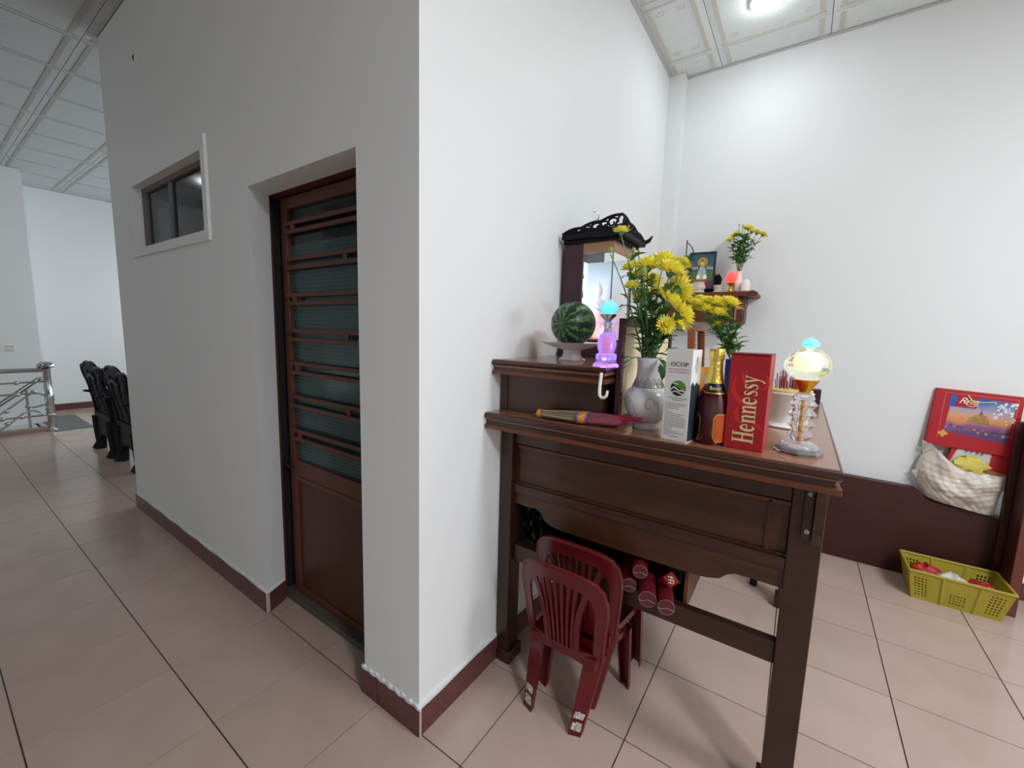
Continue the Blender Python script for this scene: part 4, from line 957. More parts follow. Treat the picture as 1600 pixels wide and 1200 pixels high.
# drooping leaves around the vase mouth
rr = random.Random(2)
sp0 = thing('leaf_sprig', vb, 'sprig of wilted leaves drooping over the large vase rim', 'foliage')
q = MB(); q.tube([vb, vb + Vector((-.035, -.03, .035)), vb + Vector((-.05, -.045, .03))], .002, 5); q.build('stem', GREEN, sp0)
for k, (dx, dy, dz, a, dn) in enumerate([(-.05, -.03, .035, 2.9, -.6), (-.055, -.03, .01, 3.2, -1.6), (-.045, -.045, .03, 4.0, -1.2), (.035, -.03, .035, 5.6, -1.0), (.04, -.03, .02, 5.3, -1.8), (.03, -.04, .06, 5.0, .1), (.05, -.03, .055, 5.9, .1), (-.02, -.045, .05, 4.5, .2), (.0, -.04, .07, 4.9, .4)]):
    o = link('leaf', LEAFM, sp0); o.location = vb + Vector((dx, dy, dz)); o.rotation_mode = 'QUATERNION'; o.rotation_quaternion = Vector((math.cos(a), math.sin(a), dn)).to_track_quat('X', 'Z'); o.scale = (rr.uniform(.045, .065),) * 3
# second bouquet further back on the altar
V2 = Vector((.735, 1.22, ZT))
v2 = thing('flower_vase', V2, 'pale vase behind the wine bottle holding the short yellow bouquet', 'vase')
q = MB(); q.lathe([(.001, 0), (.035, 0), (.05, .05), (.045, .10), (.03, .13), (.028, .17), (.036, .19), (.033, .19), (.025, .17), (.001, .165)], tuple(V2), 28); q.build('vase_body', CHINA, v2, True)
B2 = [(1091, 475, .034), (1082, 482, .03), (1094, 466, .026), (1104, 484, .046), (1119, 474, .05), (1140, 475, .052), (1120, 490, .045), (1118, 509, .04), (1132, 494, .036), (1085, 472, .026), (1106, 472, .04), (1128, 484, .04)]
for i, (a, b_, R_) in enumerate(B2):
    flower(V2 + Vector((random.uniform(-.02, .02), random.uniform(-.02, .02), .18)), at(a, b_, 1.22 + .03 * ((i % 3) - 1)), UP + AX * ((a - 1112) / 90) + CAMD * .35, R_ * 1.08, rank([t[0] + .01 * j for j, t in enumerate(B2)], i) + ' yellow chrysanthemum from the left in the short bouquet behind the wine bottle', 'yellow chrysanthemums in the short bouquet', 60 + i, leaves=8, lsize=.06)

# ================================================================== WALL SHELF
ZS = 1.70; WY0 = 2.25
ws = thing('wall_shelf', (.4, YB, ZS), 'brown wooden wall shelf with boxed brackets on the rear wall', 'shelf')
def wsb(nm, lo, hi, mt=WOODR, bev=.003, par=None):
    q = MB(); q.box(lo, hi, bev); return q.build(nm, mt, par or ws)
wsb('shelf_board', (.14, WY0, ZS - .032), (.64, YB, ZS))
q = MB(); A_ = []; n_ = 10
poly = [(.64, -.032), (.68, -.034), (.70, -.026), (.703, -.014), (.695, -.003), (.672, .006), (.64, .0)]
q.prism(poly, lambda p: (p[0], WY0 + .01, ZS + p[1]), lambda p: (p[0], YB, ZS + p[1])); q.build('scroll_end', WOODR, ws, 30)
wsb('front_board', (.17, WY0 + .05, ZS - .19), (.575, WY0 + .065, ZS - .032), WOODR)
wsb('lower_lip', (.17, WY0 + .045, ZS - .20), (.575, WY0 + .07, ZS - .185), WOODR)
bb = wsb('bracket_box', (.58, WY0 + .045, ZS - .205), (.625, YB, ZS - .032), WOODR)
LIGHTE = mat('pale_wood_edge', '#a77a63', .5)
wsb('bracket_frame', (.575, WY0 + .038, ZS - .205), (.585, WY0 + .046, ZS - .032), LIGHTE, 0, bb); wsb('bracket_frame', (.585, WY0 + .038, ZS - .118), (.626, WY0 + .046, ZS - .104), LIGHTE, 0, bb)
wsb('bracket_inset', (.626, WY0 + .08, ZS - .10), (.629, YB - .03, ZS - .045), MAHOG, 0, bb); wsb('bracket_inset', (.626, WY0 + .08, ZS - .19), (.629, YB - .03, ZS - .125), MAHOG, 0, bb)
wsb('bracket_box', (.14, WY0 + .045, ZS - .205), (.175, YB, ZS - .032), WOODR)
# framed devotional picture
fc = Vector((.335, 2.36, ZS))
fr_ = thing('framed_picture', fc, 'dark framed colourful devotional picture standing on the wall shelf', 'picture')
FRM = mat('dark_frame', '#2a3238', .4)
ft = Matrix.Translation(fc + Vector((0, 0, .03))) @ Matrix.Rotation(.10, 4, 'Z') @ Matrix.Rotation(-.12, 4, 'X')
def fbx(nm, lo, hi, mt, par=None, bev=0):
    q = MB(); q.box(lo, hi, bev, ft); return q.build(nm, mt, par or fr_)
w2, h2 = .085, .265
for lo, hi in (((-w2, -.008, 0), (-w2 + .01, .008, h2)), ((w2 - .01, -.008, 0), (w2, .008, h2)), ((-w2 + .01, -.008, 0), (w2 - .01, .008, .01)), ((-w2 + .01, -.008, h2 - .01), (w2 - .01, .008, h2))): fbx('frame', lo, hi, FRM)
pb = fbx('print', (-w2 + .01, -.002, .01), (w2 - .01, .004, h2 - .01), mat('teal_print', '#27495c', .5, var=(20, .25), col2='#3c6a6e'))
def fpoly(nm, poly, mt, e):
    q = MB(); q.prism(poly, lambda p: ft @ Vector((p[0], -.0026 - e, p[1])), lambda p: ft @ Vector((p[0], -.0022, p[1]))); return q.build(nm, mt, pb)
ell = lambda cx, cz, a, b_, n_=18: [(cx + a * math.cos(2 * PI * k / n_), cz + b_ * math.sin(2 * PI * k / n_)) for k in range(n_)]
fpoly('field_print', [(-.074, .06), (.074, .06), (.074, .12), (.04, .13), (-.04, .13), (-.074, .12)], mat('green_print', '#4b6a45', .5), .0002); fpoly('halo_print', ell(.0, .195, .034, .034), mat('ochre_print', '#b9872f', .5), .0004); fpoly('red_print', [(-.06, .02), (.062, .02), (.05, .05), (.02, .065), (-.01, .06), (-.04, .055)], mat('crimson_print', '#96203a', .5), .0004)
fpoly('body_print', [(-.035, .06), (.035, .06), (.03, .10), (.022, .145), (.01, .165), (-.01, .165), (-.022, .145), (-.03, .10)], mat('grey_white_print', '#bfc8c4', .5, var=(90, .2), col2='#7f968f'), .0006); fpoly('head_print', ell(0, .186, .011, .015), mat('face_print', '#cbb998', .5), .0008)
fpoly('crown_print', [(-.011, .197), (0, .214), (.011, .197)], mat('teal_crown', '#2f6a68', .5), .001)
for s in (-1, 1):
    for k in range(4): fpoly('attendant_print', ell(s * (.032 + .011 * k), .155 - .002 * k, .0042, .013, 10), bpy.data.materials['grey_white_print'], .0008)
    fpoly('robe_print', ell(s * .022, .085, .012, .022, 12), WHITE, .0009)
sb2 = MB(); sb2.box((.30, 2.40, ZS), (.46, 2.43, ZS + .03), .003); sb2.prism([(.32, .03), (.45, .03), (.462, .10), (.452, .125), (.44, .14), (.42, .13), (.40, .20), (.33, .20)], lambda p: (p[0], 2.41, ZS + p[1]), lambda p: (p[0], 2.42, ZS + p[1]))
tag(sb2.build('picture_stand', BLACKWOOD), 'black carved stand behind the framed picture on the wall shelf', 'stand')
# porcelain on the shelf
def china_pot(nm, label, x, y, k, prof, mt=CHINA):
    q = MB(); q.lathe([(r_ * k, z * k) for r_, z in prof], (x, y, ZS), 24); return tag(q.build(nm, mt, None, 60), label, 'bowl')
IV = mat('ivory_porcelain', '#ddd3c4', .25, var=(40, .2), col2='#cfc0ab')
ip = thing('incense_pot', (.335, 2.29, ZS), 'round ivory incense pot with gold dish on top, before the framed picture', 'incense pot')
q = MB(); q.lathe([(.001, 0), (.042, 0), (.042, .008), (.036, .014), (.044, .03), (.046, .045), (.040, .058), (.036, .066), (.038, .074), (.001, .076)], (.335, 2.29, ZS), 28); q.build('pot', IV, ip, True)
q = MB(); q.lathe([(.001, .076), (.03, .076), (.05, .084), (.056, .089), (.001, .083)], (.335, 2.29, ZS), 28); q.build('gold_dish', mat('pale_gold', '#d9b777', .3, metal=.4), ip, True)
china_pot('tea_cup', 'small cream cup right of the incense pot on the wall shelf', .455, 2.31, 1, [(.001, 0), (.028, 0), (.03, .006), (.022, .012), (.026, .035), (.03, .05), (.027, .05), (.001, .04)], IV)
china_pot('tea_cup', 'small cream cup left of the incense pot on the wall shelf', .235, 2.30, 1, [(.001, 0), (.02, 0), (.024, .02), (.034, .044), (.03, .044), (.001, .03)], IV)
china_pot('figurine_jar', 'small white porcelain jar at the right end of the wall shelf', .625, 2.30, 1, [(.001, 0), (.032, 0), (.034, .012), (.026, .018), (.030, .05), (.022, .07), (.010, .082), (.001, .086)])
def lotus_lamp(x, y, label, k=1):
    root = thing('lotus_lamp', (x, y, ZS), label, 'lamp')
    q = MB(); q.lathe([(r_ * k, z * k) for r_, z in [(.001, 0), (.028, 0), (.028, .005), (.014, .010), (.010, .03), (.012, .042), (.026, .058), (.024, .062), (.001, .062)]], (x, y, ZS), 20); q.build('gold_stand', GOLD, root, True)
    q = MB(); q.lathe([(r_ * k, z * k) for r_, z in [(.012, .062), (.028, .072), (.033, .090), (.030, .106), (.020, .122), (.008, .134), (.001, .14)]], (x, y, ZS), 20, wob=lambda i, a: .05 * math.cos(a * 6)); q.build('red_bulb', mat('red_lotus_bulb', '#ff4438', .3, emis='#ff3a34', es=1.3), root, True)
lotus_lamp(.535, 2.30, 'glowing red lotus lamp on gold stand at the right of the wall shelf'); lotus_lamp(.19, 2.29, 'glowing red lotus lamp half hidden by the big bouquet', .95)
# shelf flowers
V3 = Vector((.575, 2.34, ZS)); v3 = thing('flower_vase', V3, 'small white vase of yellow flowers on the wall shelf', 'vase')
q = MB(); q.lathe([(.001, 0), (.024, 0), (.034, .04), (.03, .075), (.02, .10), (.019, .125), (.026, .14), (.023, .14), (.001, .12)], tuple(V3), 24); q.build('vase_body', CHINA, v3, True)
B3 = [(1155, 352, .006, 1), (1161, 352, .005, 1), (1170, 357, .04, 0), (1175, 362, .034, 0), (1151, 366, .034, 0), (1163, 370, .032, 0), (1140, 375, .032, 0), (1183, 364, .036, 0), (1192, 367, .034, 0), (1165, 356, .03, 0), (1145, 371, .03, 0)]
for i, (a, b_, R_, bd_) in enumerate(B3):
    flower(V3 + Vector((random.uniform(-.012, .012), random.uniform(-.012, .012), .13)), at(a, b_, 2.34 + .03 * ((i % 3) - 1)), UP + AX * ((a - 1165) / 40) + CAMD * .3, R_, (rank([1155, 1161], i) + ' green bud from the left above the wall shelf flowers') if bd_ else rank([9e3 if t[3] else t[0] + .01 * j for j, t in enumerate(B3)], i) + ' yellow chrysanthemum from the left in the wall shelf vase', 'flowers in the wall shelf vase', 80 + i, leaves=9, bud=bool(bd_), lsize=.06)
# green potted plant at the shelf's left
P4 = Vector((.225, 2.42, ZS)); pp = thing('potted_plant', P4, 'bushy dark green plant left of the framed picture on the shelf', 'plant')
q = MB(); q.lathe([(.001, 0), (.03, 0), (.038, .05), (.001, .05)], tuple(P4), 20); q.build('pot', BLACK, pp, True)
rr = random.Random(9)
for k in range(46):
    a, e_ = rr.uniform(0, 2 * PI), rr.uniform(.2, 1.3); d_ = Vector((math.cos(a) * math.cos(e_), math.sin(a) * math.cos(e_) * .6, math.sin(e_))); o = link('leaf', LEAFM, pp)
    o.location = P4 + Vector((0, 0, .05)) + Vector((d_.x * .06, d_.y * .04, d_.z * .19)); o.rotation_mode = 'QUATERNION'; o.rotation_quaternion = d_.to_track_quat('X', 'Z'); o.scale = (rr.uniform(.05, .08),) * 3
hw = MB(); hw.tube([(.20, 2.45, ZS + .24), (.20, 2.45, ZS + .40)], .004, 6); hw.tube([(.20, 2.45, ZS + .385), (.235, 2.45, ZS + .35), (.262, 2.45, ZS + .28)], .0035, 6); hw.tube([(.20, 2.45, ZS), (.20, 2.45, ZS + .25)], .004, 6); hw.lathe([(.001, 0), (.03, 0), (.03, .006), (.001, .008)], (.20, 2.45, ZS), 16)
tag(hw.build('metal_stand', BLACK), 'thin dark metal bracket standing behind the plant on the shelf', 'stand')

# ================================================================== RED CHAIRS UNDER THE ALTAR
def red_chair(label):
    cx = .362; y0 = .365; zs = .288
    root = thing('plastic_chair', (cx, .48, 0), label, 'chair', 'stacked red plastic chairs under the altar')
    def Bk(s, t):
        hw = .142 + .026 * t
        return Vector((cx + .01 * t + s * hw, y0 - .075 * t - .028 * (1 - s * s), zs - .02 + .352 * t))
    th_ = Vector((0, .011, 0))
    q = MB()
    out = [(-1, 0), (-1, .2), (-1.01, .4), (-1.02, .6), (-1.0, .74), (-.93, .85), (-.8, .925), (-.6, .97), (-.35, .992), (0, 1)]; out += [(-s, t) for s, t in out[-2::-1]]
    inn = [(-.80, 0), (-.80, .2), (-.80, .4), (-.80, .55), (-.77, .66), (-.70, .74), (-.58, .80), (-.42, .83), (-.25, .845), (0, .85)]; inn += [(-s, t) for s, t in inn[-2::-1]]
    q.strip([Bk(*p) for p in out], [Bk(*p) for p in inn], th_); bkf = q.build('back_frame', REDPL, root, 35)
    q = MB(); q.tube([Bk(s, t) + th_ * .5 for s, t in out], .0075, 6); q.build('rim', REDPL, bkf, True)
    for sg in (-1, 1):
        q = MB(); c = [(.40, 0), (.40, .2), (.41, .38), (.46, .55), (.54, .70), (.62, .82)]
        q.strip([Bk(sg * (s - .06), t) for s, t in c], [Bk(sg * (s + .06), t) for s, t in c], th_); q.build('back_band', REDPL, root)
    for k in range(6):
        s0 = -.28 + .112 * k; q = MB(); c = [(s0, 0), (s0 * 1.05, .3), (s0 * 1.2, .6), (s0 * 1.4, .86)]
        q.strip([Bk(s - .030, t) for s, t in c], [Bk(s + .030, t) for s, t in c], th_); q.build('back_slat', REDPL, root)
    q = MB(); q.strip([Bk(s, -.02) for s in (-1, -.5, 0, .5, 1)], [Bk(s, .10) for s in (-1, -.5, 0, .5, 1)], th_); q.build('lower_back_rail', REDPL, root)
    # seat: dished slab with skirt
    q = MB(); n_ = 8; vs = []; fs = []
    def St(u, v, z): w_ = .128 + .032 * v; return (cx + .0 + u * w_, .345 + .285 * v - .015 * (u * u) * v, z)
    for j in range(n_ + 1):
        for i in range(n_ + 1):
            u, v = i / n_ * 2 - 1, j / n_; vs.append(St(u, v, zs - .010 * (1 - u ** 4) * math.sin(PI * v) - (.012 * (v - .8) * 5 if v > .8 else 0)))
    for j in range(n_):
        for i in range(n_): fs.append((j * (n_ + 1) + i, j * (n_ + 1) + i + 1, (j + 1) * (n_ + 1) + i + 1, (j + 1) * (n_ + 1) + i))
    q.add(vs, fs); q.build('seat', REDPL, root, True)
    per = [(-1, 0), (0, 0), (1, 0), (1, .33), (1, .66), (1, 1), (.5, 1), (0, 1), (-.5, 1), (-1, 1), (-1, .66), (-1, .33), (-1, 0)]
    def dr(u, v): return zs - .026 - .014 * (1 if (abs(u) == 1 and v in (0, 1)) else 0)
    q = MB(); q.strip([Vector(St(u, v, zs + .001 - (.012 if v == 1 else 0))) for u, v in per], [Vector(St(u, v, dr(u, v))) for u, v in per], [Vector((-u * .004, (.5 - v) * .008, 0)) for u, v in per]); q.build('seat_skirt', REDPL, root)
    legs = [((cx - .115, .37), (.250, .305), -1, -1), ((cx + .115, .37), (.441, .312), 1, -1), ((cx + .140, .605), (.510, .640), 1, 1), ((cx - .140, .605), (.200, .645), -1, 1)]
    for (tx, ty), (bx0, by0), su, sv in legs:
        q = MB(); sec = [(-.5, 0), (.5, 0), (.5, .75), (.38, .75), (.38, .16), (-.38, .16), (-.38, .75), (-.5, .75)]
        top_ = Vector((tx, ty, zs - .004)); bot_ = Vector((bx0, by0, 0))
        wd = Vector((1, 0, 0)); dd = Vector((0, -sv, 0)); wd = Vector((1, .35 * su * -sv, 0)).normalized()
        def f0(p): return bot_ + wd * p[0] * .044 + dd * (p[1] * .030)
        def f1(p): return top_ + wd * p[0] * .066 + dd * (p[1] * .036)
        q.prism(sec, f0, f1); lg = q.build('leg', REDPL, root)
        if sv < 0:
            for (z0_, z1_) in ((.018, .052), (.058, .088)):
                t0, t1 = z0_ / zs, z1_ / zs; p0 = bot_.lerp(top_, t0); p1 = bot_.lerp(top_, t1); w_ = .040 + .02 * t0
                q = MB(); rr = random.Random(int(z0_ * 1000) + su); n_ = 9; A_ = []; B_ = []
                for k in range(n_):
                    s = -.42 + .84 * k / (n_ - 1); A_.append(p0 + wd * s * w_ + Vector((0, -.001, rr.uniform(0, .008)))); B_.append(p1 + wd * s * w_ + Vector((0, -.001, -rr.uniform(0, .008))))
                q.strip(A_, B_, Vector((0, -.0012, 0)))
                q.build('tape_patch', mat('worn_white_tape', '#d9d5cb', .7, var=(160, .15), col2='#8b7f78'), lg)
    return root
c1 = red_chair('lower dark red plastic child chair of the stacked pair under the altar')
c2 = copy_tree(c1); c2.location = Vector(c2.location) + Vector((.018, .072, .060))
c2['label'] = 'upper dark red plastic child chair stacked on the other'
for ch in list(c2.children):
    for g in list(ch.children):
        if g.name.startswith('tape_patch'): bpy.data.objects.remove(g)

# ---- red wrapped incense rolls on the altar shelf
REDROLL = mat('red_incense_roll', '#641320', .5, var=(60, .3), col2='#7d1b28', stretch=(6, .6, 6)); ENDM = mat('roll_end', '#4f161d', .6, var=(140, .25), col2='#6d2a30')
FILM = mat('roll_film', '#9a8487', .2, spec=.6)
rl = [(.560, .548, .024, 'leftmost red incense roll on the altar shelf'), (.592, .607, .024, 'red incense roll lying on top of the others on the altar shelf'), (.633, .546, .028, 'thickest red incense roll, second from the shelf box side'), (.692, .543, .026, 'red incense roll next to the shelf box side board')]
for (x, z, r_, lab) in rl:
    y0 = (.435 if x < .57 else .40) if z < .6 else .44
    root = thing('incense_roll', (x, y0, z), lab, 'incense roll', 'red incense rolls on the altar shelf')
    R = Matrix.Translation((x, y0, z)) @ Matrix.Rotation(.30, 4, 'Z') @ Matrix.Rotation(-PI / 2, 4, 'X')
    q = MB(); q.lathe([(.001, .002), (r_ * .96, .002), (r_, .006), (r_, .34), (.001, .34)], n=24, M=R, wob=lambda i, a: .015 * math.sin(a * 12)); q.build('sticks_wrap', REDROLL, root, 50)
    q = MB(); q.lathe([(.001, .0005), (r_ * .9, .0005), (r_ * .9, .002), (.001, .002)], n=24, M=R); q.build('roll_end', ENDM, root)
    q = MB(); q.tube([R @ Vector((r_ * .97 * math.cos(k * .315), r_ * .97 * math.sin(k * .315), .001 + .001 * math.sin(k * 3))) for k in range(21)], .0008, 5)
    q.tube([R @ Vector((-r_ * .95 + r_ * 1.9 * k / 8, r_ * .12 * math.sin(k * 1.1) + r_ * .15, -.001)) for k in range(9)], .0013, 5); q.build('film_crimp', FILM, root)
for zz in (.0,):
    q = MB(); q.tube([(.575, .50, .5155), (.62, .50, .5155)], .001, 4)
# red diamond tag above the right roll
tgx, tgz = .690, .612
tgr = thing('paper_tag', (tgx, .45, .57), 'small red diamond paper tag with white character above the rolls', 'tag')
q = MB(); q.prism([(-.026, 0), (0, -.028), (.026, 0), (0, .028)], lambda p: (tgx + p[0], .448, tgz + p[1]), lambda p: (tgx + p[0], .451, tgz + p[1])); q.build('tag', mat('red_tag', '#a8281e', .5), tgr)
q = MB()
for pts in ([(-.010, .008), (.008, .010)], [(0, .014), (-.002, -.012)], [(-.010, -.002), (.010, .0)], [(-.008, -.012), (.008, -.010)], [(.006, .004), (.010, -.006)]):
    q.tube([(tgx + u, .447, tgz + v) for u, v in pts], .0014, 4)
q.build('character', WHITE, tgr)
q = MB(); q.box((.665, .50, .575), (.715, .62, .63), .004); tag(q.build('incense_packet', BLACKWOOD), 'dark packet behind the red diamond tag on the shelf', 'packet')
# green garland at the shelf's left
gl = thing('garland', (.11, .56, .515), 'dark green artificial garland on the left of the altar shelf', 'garland')
rr = random.Random(21)
GARL = mat('garland_green', '#1f4a2e', .5); q = MB(); q.box((0, -.06, -.001), (1, .06, .001)); q.add([(0, 0, 0), (.5, .2, .05), (1, 0, 0)], [(0, 1, 2)])
LF2 = MB().add([(0, 0, 0), (.5, .12, .06), (1, 0, 0), (.5, -.12, .06)], [(0, 1, 2), (0, 2, 3)]).mesh('leaf', GARL)
for k in range(70):
    o = link('leaf', LF2, gl); o.location = (rr.uniform(.072, .16), rr.uniform(.50, .62), rr.uniform(.52, .70)); o.rotation_euler = (rr.uniform(0, 6), rr.uniform(0, 6), rr.uniform(0, 6)); o.scale = (rr.uniform(.02, .04),) * 3

# ================================================================== REAR RIGHT: BENCH, BAG, GIFT BOX, CRATE
BEN = mat('dark_bench_wood', '#3c1a18', .45, var=(5, .3), col2='#46201d', stretch=(1, 8, 8)); BENE = mat('lit_edge_wood', '#6b382c', .5)
bn = thing('wooden_bench', (1.5, 2.47, 0), 'dark red-brown wooden bench frame with curved back panel and tall end board', 'bench')
prof = [(.30, 0), (2.0, 0), (2.0, .448), (1.80, .466), (1.72, .474), (1.67, .482), (1.645, .495), (1.628, .515), (1.610, .532), (1.58, .540), (1.3, .545), (.30, .55)]
q = MB(); q.prism(prof, lambda p: (p[0], 2.43, p[1]), lambda p: (p[0], 2.492, p[1])); q.build('back_panel', BEN, bn)
q = MB(); e_ = [(1.93, 0), (2.0, 0)]; q.prism([(2.26, 0), (2.43, 0), (2.43, 1.03), (2.34, 1.02), (2.28, .98), (2.25, .88), (2.26, .5)], lambda p: (1.972, p[0], p[1]), lambda p: (2.004, p[0], p[1])); eb = q.build('end_board', BEN, bn)
q = MB(); q.box((1.944, 2.392, 0), (1.9715, 2.4295, 1.0), .003); q.build('end_stile', BEN, eb)
q = MB(); q.box((1.968, 2.240, 0), (2.008, 2.249, .88), .003); q.build('end_board_edge', BENE, eb)  # front edge gets a lighter colour for the light it catches
# plastic bag with things in it
bg_ = thing('plastic_bag', (1.75, 2.43, .475), 'white plastic bag stuffed with goods leaning on the bench back', 'bag')
BAGM = mat('milky_plastic', '#d6cbb9', .28, spec=.6, var=(9, .2), col2='#ece7dc', bump=(26, .6, .012), alpha=.93)
outl_b = [(1.648, .500), (1.70, .488), (1.78, .478), (1.86, .470), (1.905, .466)]
q = MB(); nu, nv_ = 56, 34; vs = []
rr = random.Random(8)
for s in (0, 1):
    for j in range(nv_ + 1):
        v = j / nv_
        for i in range(nu + 1):
            u = i / nu
            xl = 1.648 - .045 * math.sin(PI * min(1., v * 1.15)) - .02 * v; xr = 1.935 + .03 * v
            zb = .500 - .042 * u; ztop = .700 + .135 * max(0, 1 - u / .45) ** 1.4 - .008 * u
            x = xl + (xr - xl) * u; z = zb + (ztop - zb) * v
            prof_ = (max(0, 1 - abs(2 * u - 1) ** 3)) ** .6 * (math.sin(PI * (.14 + .66 * v)) ** .6)
            fold = .012 * math.sin(u * 19 + v * 5 + math.sin(v * 6)) * v + .008 * math.sin(u * 9 - v * 7) + .006 * math.sin(v * 15 + u * 4) + .006 * abs(math.sin(u * 26 + v * 14 + 1.5 * math.sin(u * 7))) + .005 * abs(math.sin(u * 13 - v * 19 + 2 * math.sin(v * 5)))
            y = 2.465 - (.095 * prof_ + fold * prof_ if s == 0 else -.024 * prof_)
            vs.append((x, y, z))
N_ = (nu + 1) * (nv_ + 1); fs = []
for s in (0, 1):
    for j in range(nv_):
        for i in range(nu):
            a = s * N_ + j * (nu + 1) + i; fs.append((a, a + 1, a + nu + 2, a + nu + 1))
for i in range(nu): fs.append((i, i + 1, N_ + i + 1, N_ + i))
q.add(vs, fs); q.build('bag_body', BAGM, bg_, True)
for (A_, B_, C_) in (((1.610, 2.45, .66), (1.572, 2.44, .645), (1.612, 2.455, .58)), ((1.66, 2.43, .79), (1.60, 2.44, .838), (1.61, 2.45, .76)), ((1.93, 2.44, .66), (1.968, 2.43, .705), (1.95, 2.44, .63))):
    q = MB(); m1 = (Vector(A_) + Vector(B_)) / 2 + Vector((0, -.012, .006)); q.add([A_, m1, B_, C_, Vector(C_) + Vector((0, .01, 0))], [(0, 1, 3), (1, 2, 3), (0, 4, 1), (1, 4, 2)]); q.build('bag_corner', BAGM, bg_)
# gift box with a printed picture
gw, gh, gt = .345, .33, .045
G0 = Matrix.Translation((1.615, 2.445, .815)) @ Matrix.Rotation(.055, 4, 'Y') @ Matrix.Rotation(-.10, 4, 'X')
gb = thing('gift_box', (1.79, 2.45, .80), 'flat red gift box printed with a domed building and blossoms', 'gift box')
GRED = mat('gift_red', '#a8141f', .4, var=(4, .3), col2='#b51b26')
def gbx(nm, lo, hi, mt, bev=0, par=None):
    q = MB(); q.box(lo, hi, bev, G0); return q.build(nm, mt, par or gb)
gbx('box_body', (0, -.0, 0), (gw, gt, gh), GRED, .002)
def gpoly(nm, poly, mt, e, par=None):
    q = MB(); q.prism(poly, lambda p: G0 @ Vector((p[0], -e, p[1])), lambda p: G0 @ Vector((p[0], 0, p[1]))); return q.build(nm, mt, par or gb)
PINK = mat('pink_line', '#e08a86', .5)
for a, b_, c_, d_ in ((.04, .30, .044, .045), (.04, .302, .30, .302)): pass
for (x0_, z0_, x1_, z1_) in ((.042, .045, .0435, .31), (.042, .3085, .325, .31), (.3235, .09, .325, .31)): gpoly('border_line', [(x0_, z0_), (x1_, z0_), (x1_, z1_), (x0_, z1_)], PINK, .0006)
SKY = bpy.data.materials.new('sunset_print'); SKY.use_nodes = True
nt = SKY.node_tree; b = nt.nodes['Principled BSDF']; b.inputs['Roughness'].default_value = .45
tc = nt.nodes.new('ShaderNodeTexCoord'); sx3 = nt.nodes.new('ShaderNodeSeparateXYZ'); nt.links.new(tc.outputs['Object'], sx3.inputs[0])
mr = nt.nodes.new('ShaderNodeMapRange'); mr.inputs['From Min'].default_value = .90; mr.inputs['From Max'].default_value = 1.12; nt.links.new(sx3.outputs[2], mr.inputs[0])
nz = nt.nodes.new('ShaderNodeTexNoise'); nz.inputs['Scale'].default_value = 16; nt.links.new(tc.outputs['Object'], nz.inputs[0])
ma = nt.nodes.new('ShaderNodeMath'); ma.operation = 'MULTIPLY_ADD'; ma.inputs[1].default_value = .25; nt.links.new(nz.outputs['Fac'], ma.inputs[0]); nt.links.new(mr.outputs[0], ma.inputs[2])
rp_ = nt.nodes.new('ShaderNodeValToRGB'); e = rp_.color_ramp.elements
e[0].position = .12; e[0].color = hexc('#5a3f6e'); e[1].position = 1.1; e[1].color = hexc('#2b4f9a')
for p_, c_ in ((.32, '#8d5a86'), (.42, '#d98a4c'), (.55, '#d8a07a'), (.72, '#a9a0b4'), (.9, '#5a78ae')):
    k = e.new(p_); k.color = hexc(c_)
nt.links.new(ma.outputs[0], rp_.inputs[0]); nt.links.new(rp_.outputs[0], b.inputs['Base Color'])
pic = gpoly('picture_print', [(.062, .09), (.315, .065), (.318, .29), (.175, .298), (.172, .235), (.07, .235)], SKY, .0007)
gpoly('red_logo_field', [(.09, .237), (.172, .237), (.175, .302), (.098, .302)], GRED, .0009); gpoly('blue_flag', [(.060, .235), (.088, .237), (.095, .298), (.066, .30)], mat('blue_flag_print', '#2c5aa8', .5), .0009)
put_text('Rita', .05, mat('white_print', '#f0e2d8', .5), gb, G0 @ Vector((.137, -.0013, .272)), G0.to_3x3() @ Vector((1, 0, 0)), G0.to_3x3() @ Vector((0, 0, 1)), shear=.45)
DOME = mat('dome_print', '#c79a4e', .5, var=(40, .25), col2='#8a6a4a')
gpoly('dome_print', [(.145, .155), (.235, .150), (.232, .175), (.222, .195), (.206, .207), (.190, .208), (.172, .2), (.158, .185), (.148, .168)], DOME, .001); gpoly('spire_print', [(.188, .207), (.203, .207), (.198, .222), (.196, .245), (.194, .222)], mat('spire_print', '#5a5668', .5), .001)
for k in range(3): gpoly('dome_band', [(.147 + .003 * k, .160 + .012 * k), (.233 - .003 * k, .156 + .012 * k), (.233 - .003 * k, .1585 + .012 * k), (.147 + .003 * k, .1625 + .012 * k)], mat('dark_dome_band', '#7a5a3c', .5), .0012)  # darker bands printed across the dome
BLO = mat('blossom_print', '#eee6ee', .5); rr = random.Random(31)
for k in range(34):
    u = .235 + .085 * rr.random() ** .7; z = .15 + .135 * rr.random() ** .6
    if z < .20 and u < .26: continue
    r_ = rr.uniform(.003, .009); gpoly('blossom_print', [(u + r_ * (1 + .25 * math.cos(5 * t * .63)) * math.cos(t * .63), z + r_ * (1 + .25 * math.cos(5 * t * .63)) * math.sin(t * .63)) for t in range(10)], BLO, .0012)
for k in range(16):
    u = .07 + .24 * k / 15; r_ = rr.uniform(.004, .009); z = .115 - .01 * (k / 15) + rr.uniform(-.008, .012); gpoly('lights_print', [(u + r_ * math.cos(t * .8), z + r_ * math.sin(t * .8)) for t in range(8)], mat('city_print', rr.choice(['#c98a54', '#5c4a80', '#d9a85e', '#8a5a7c']), .5), .0011)
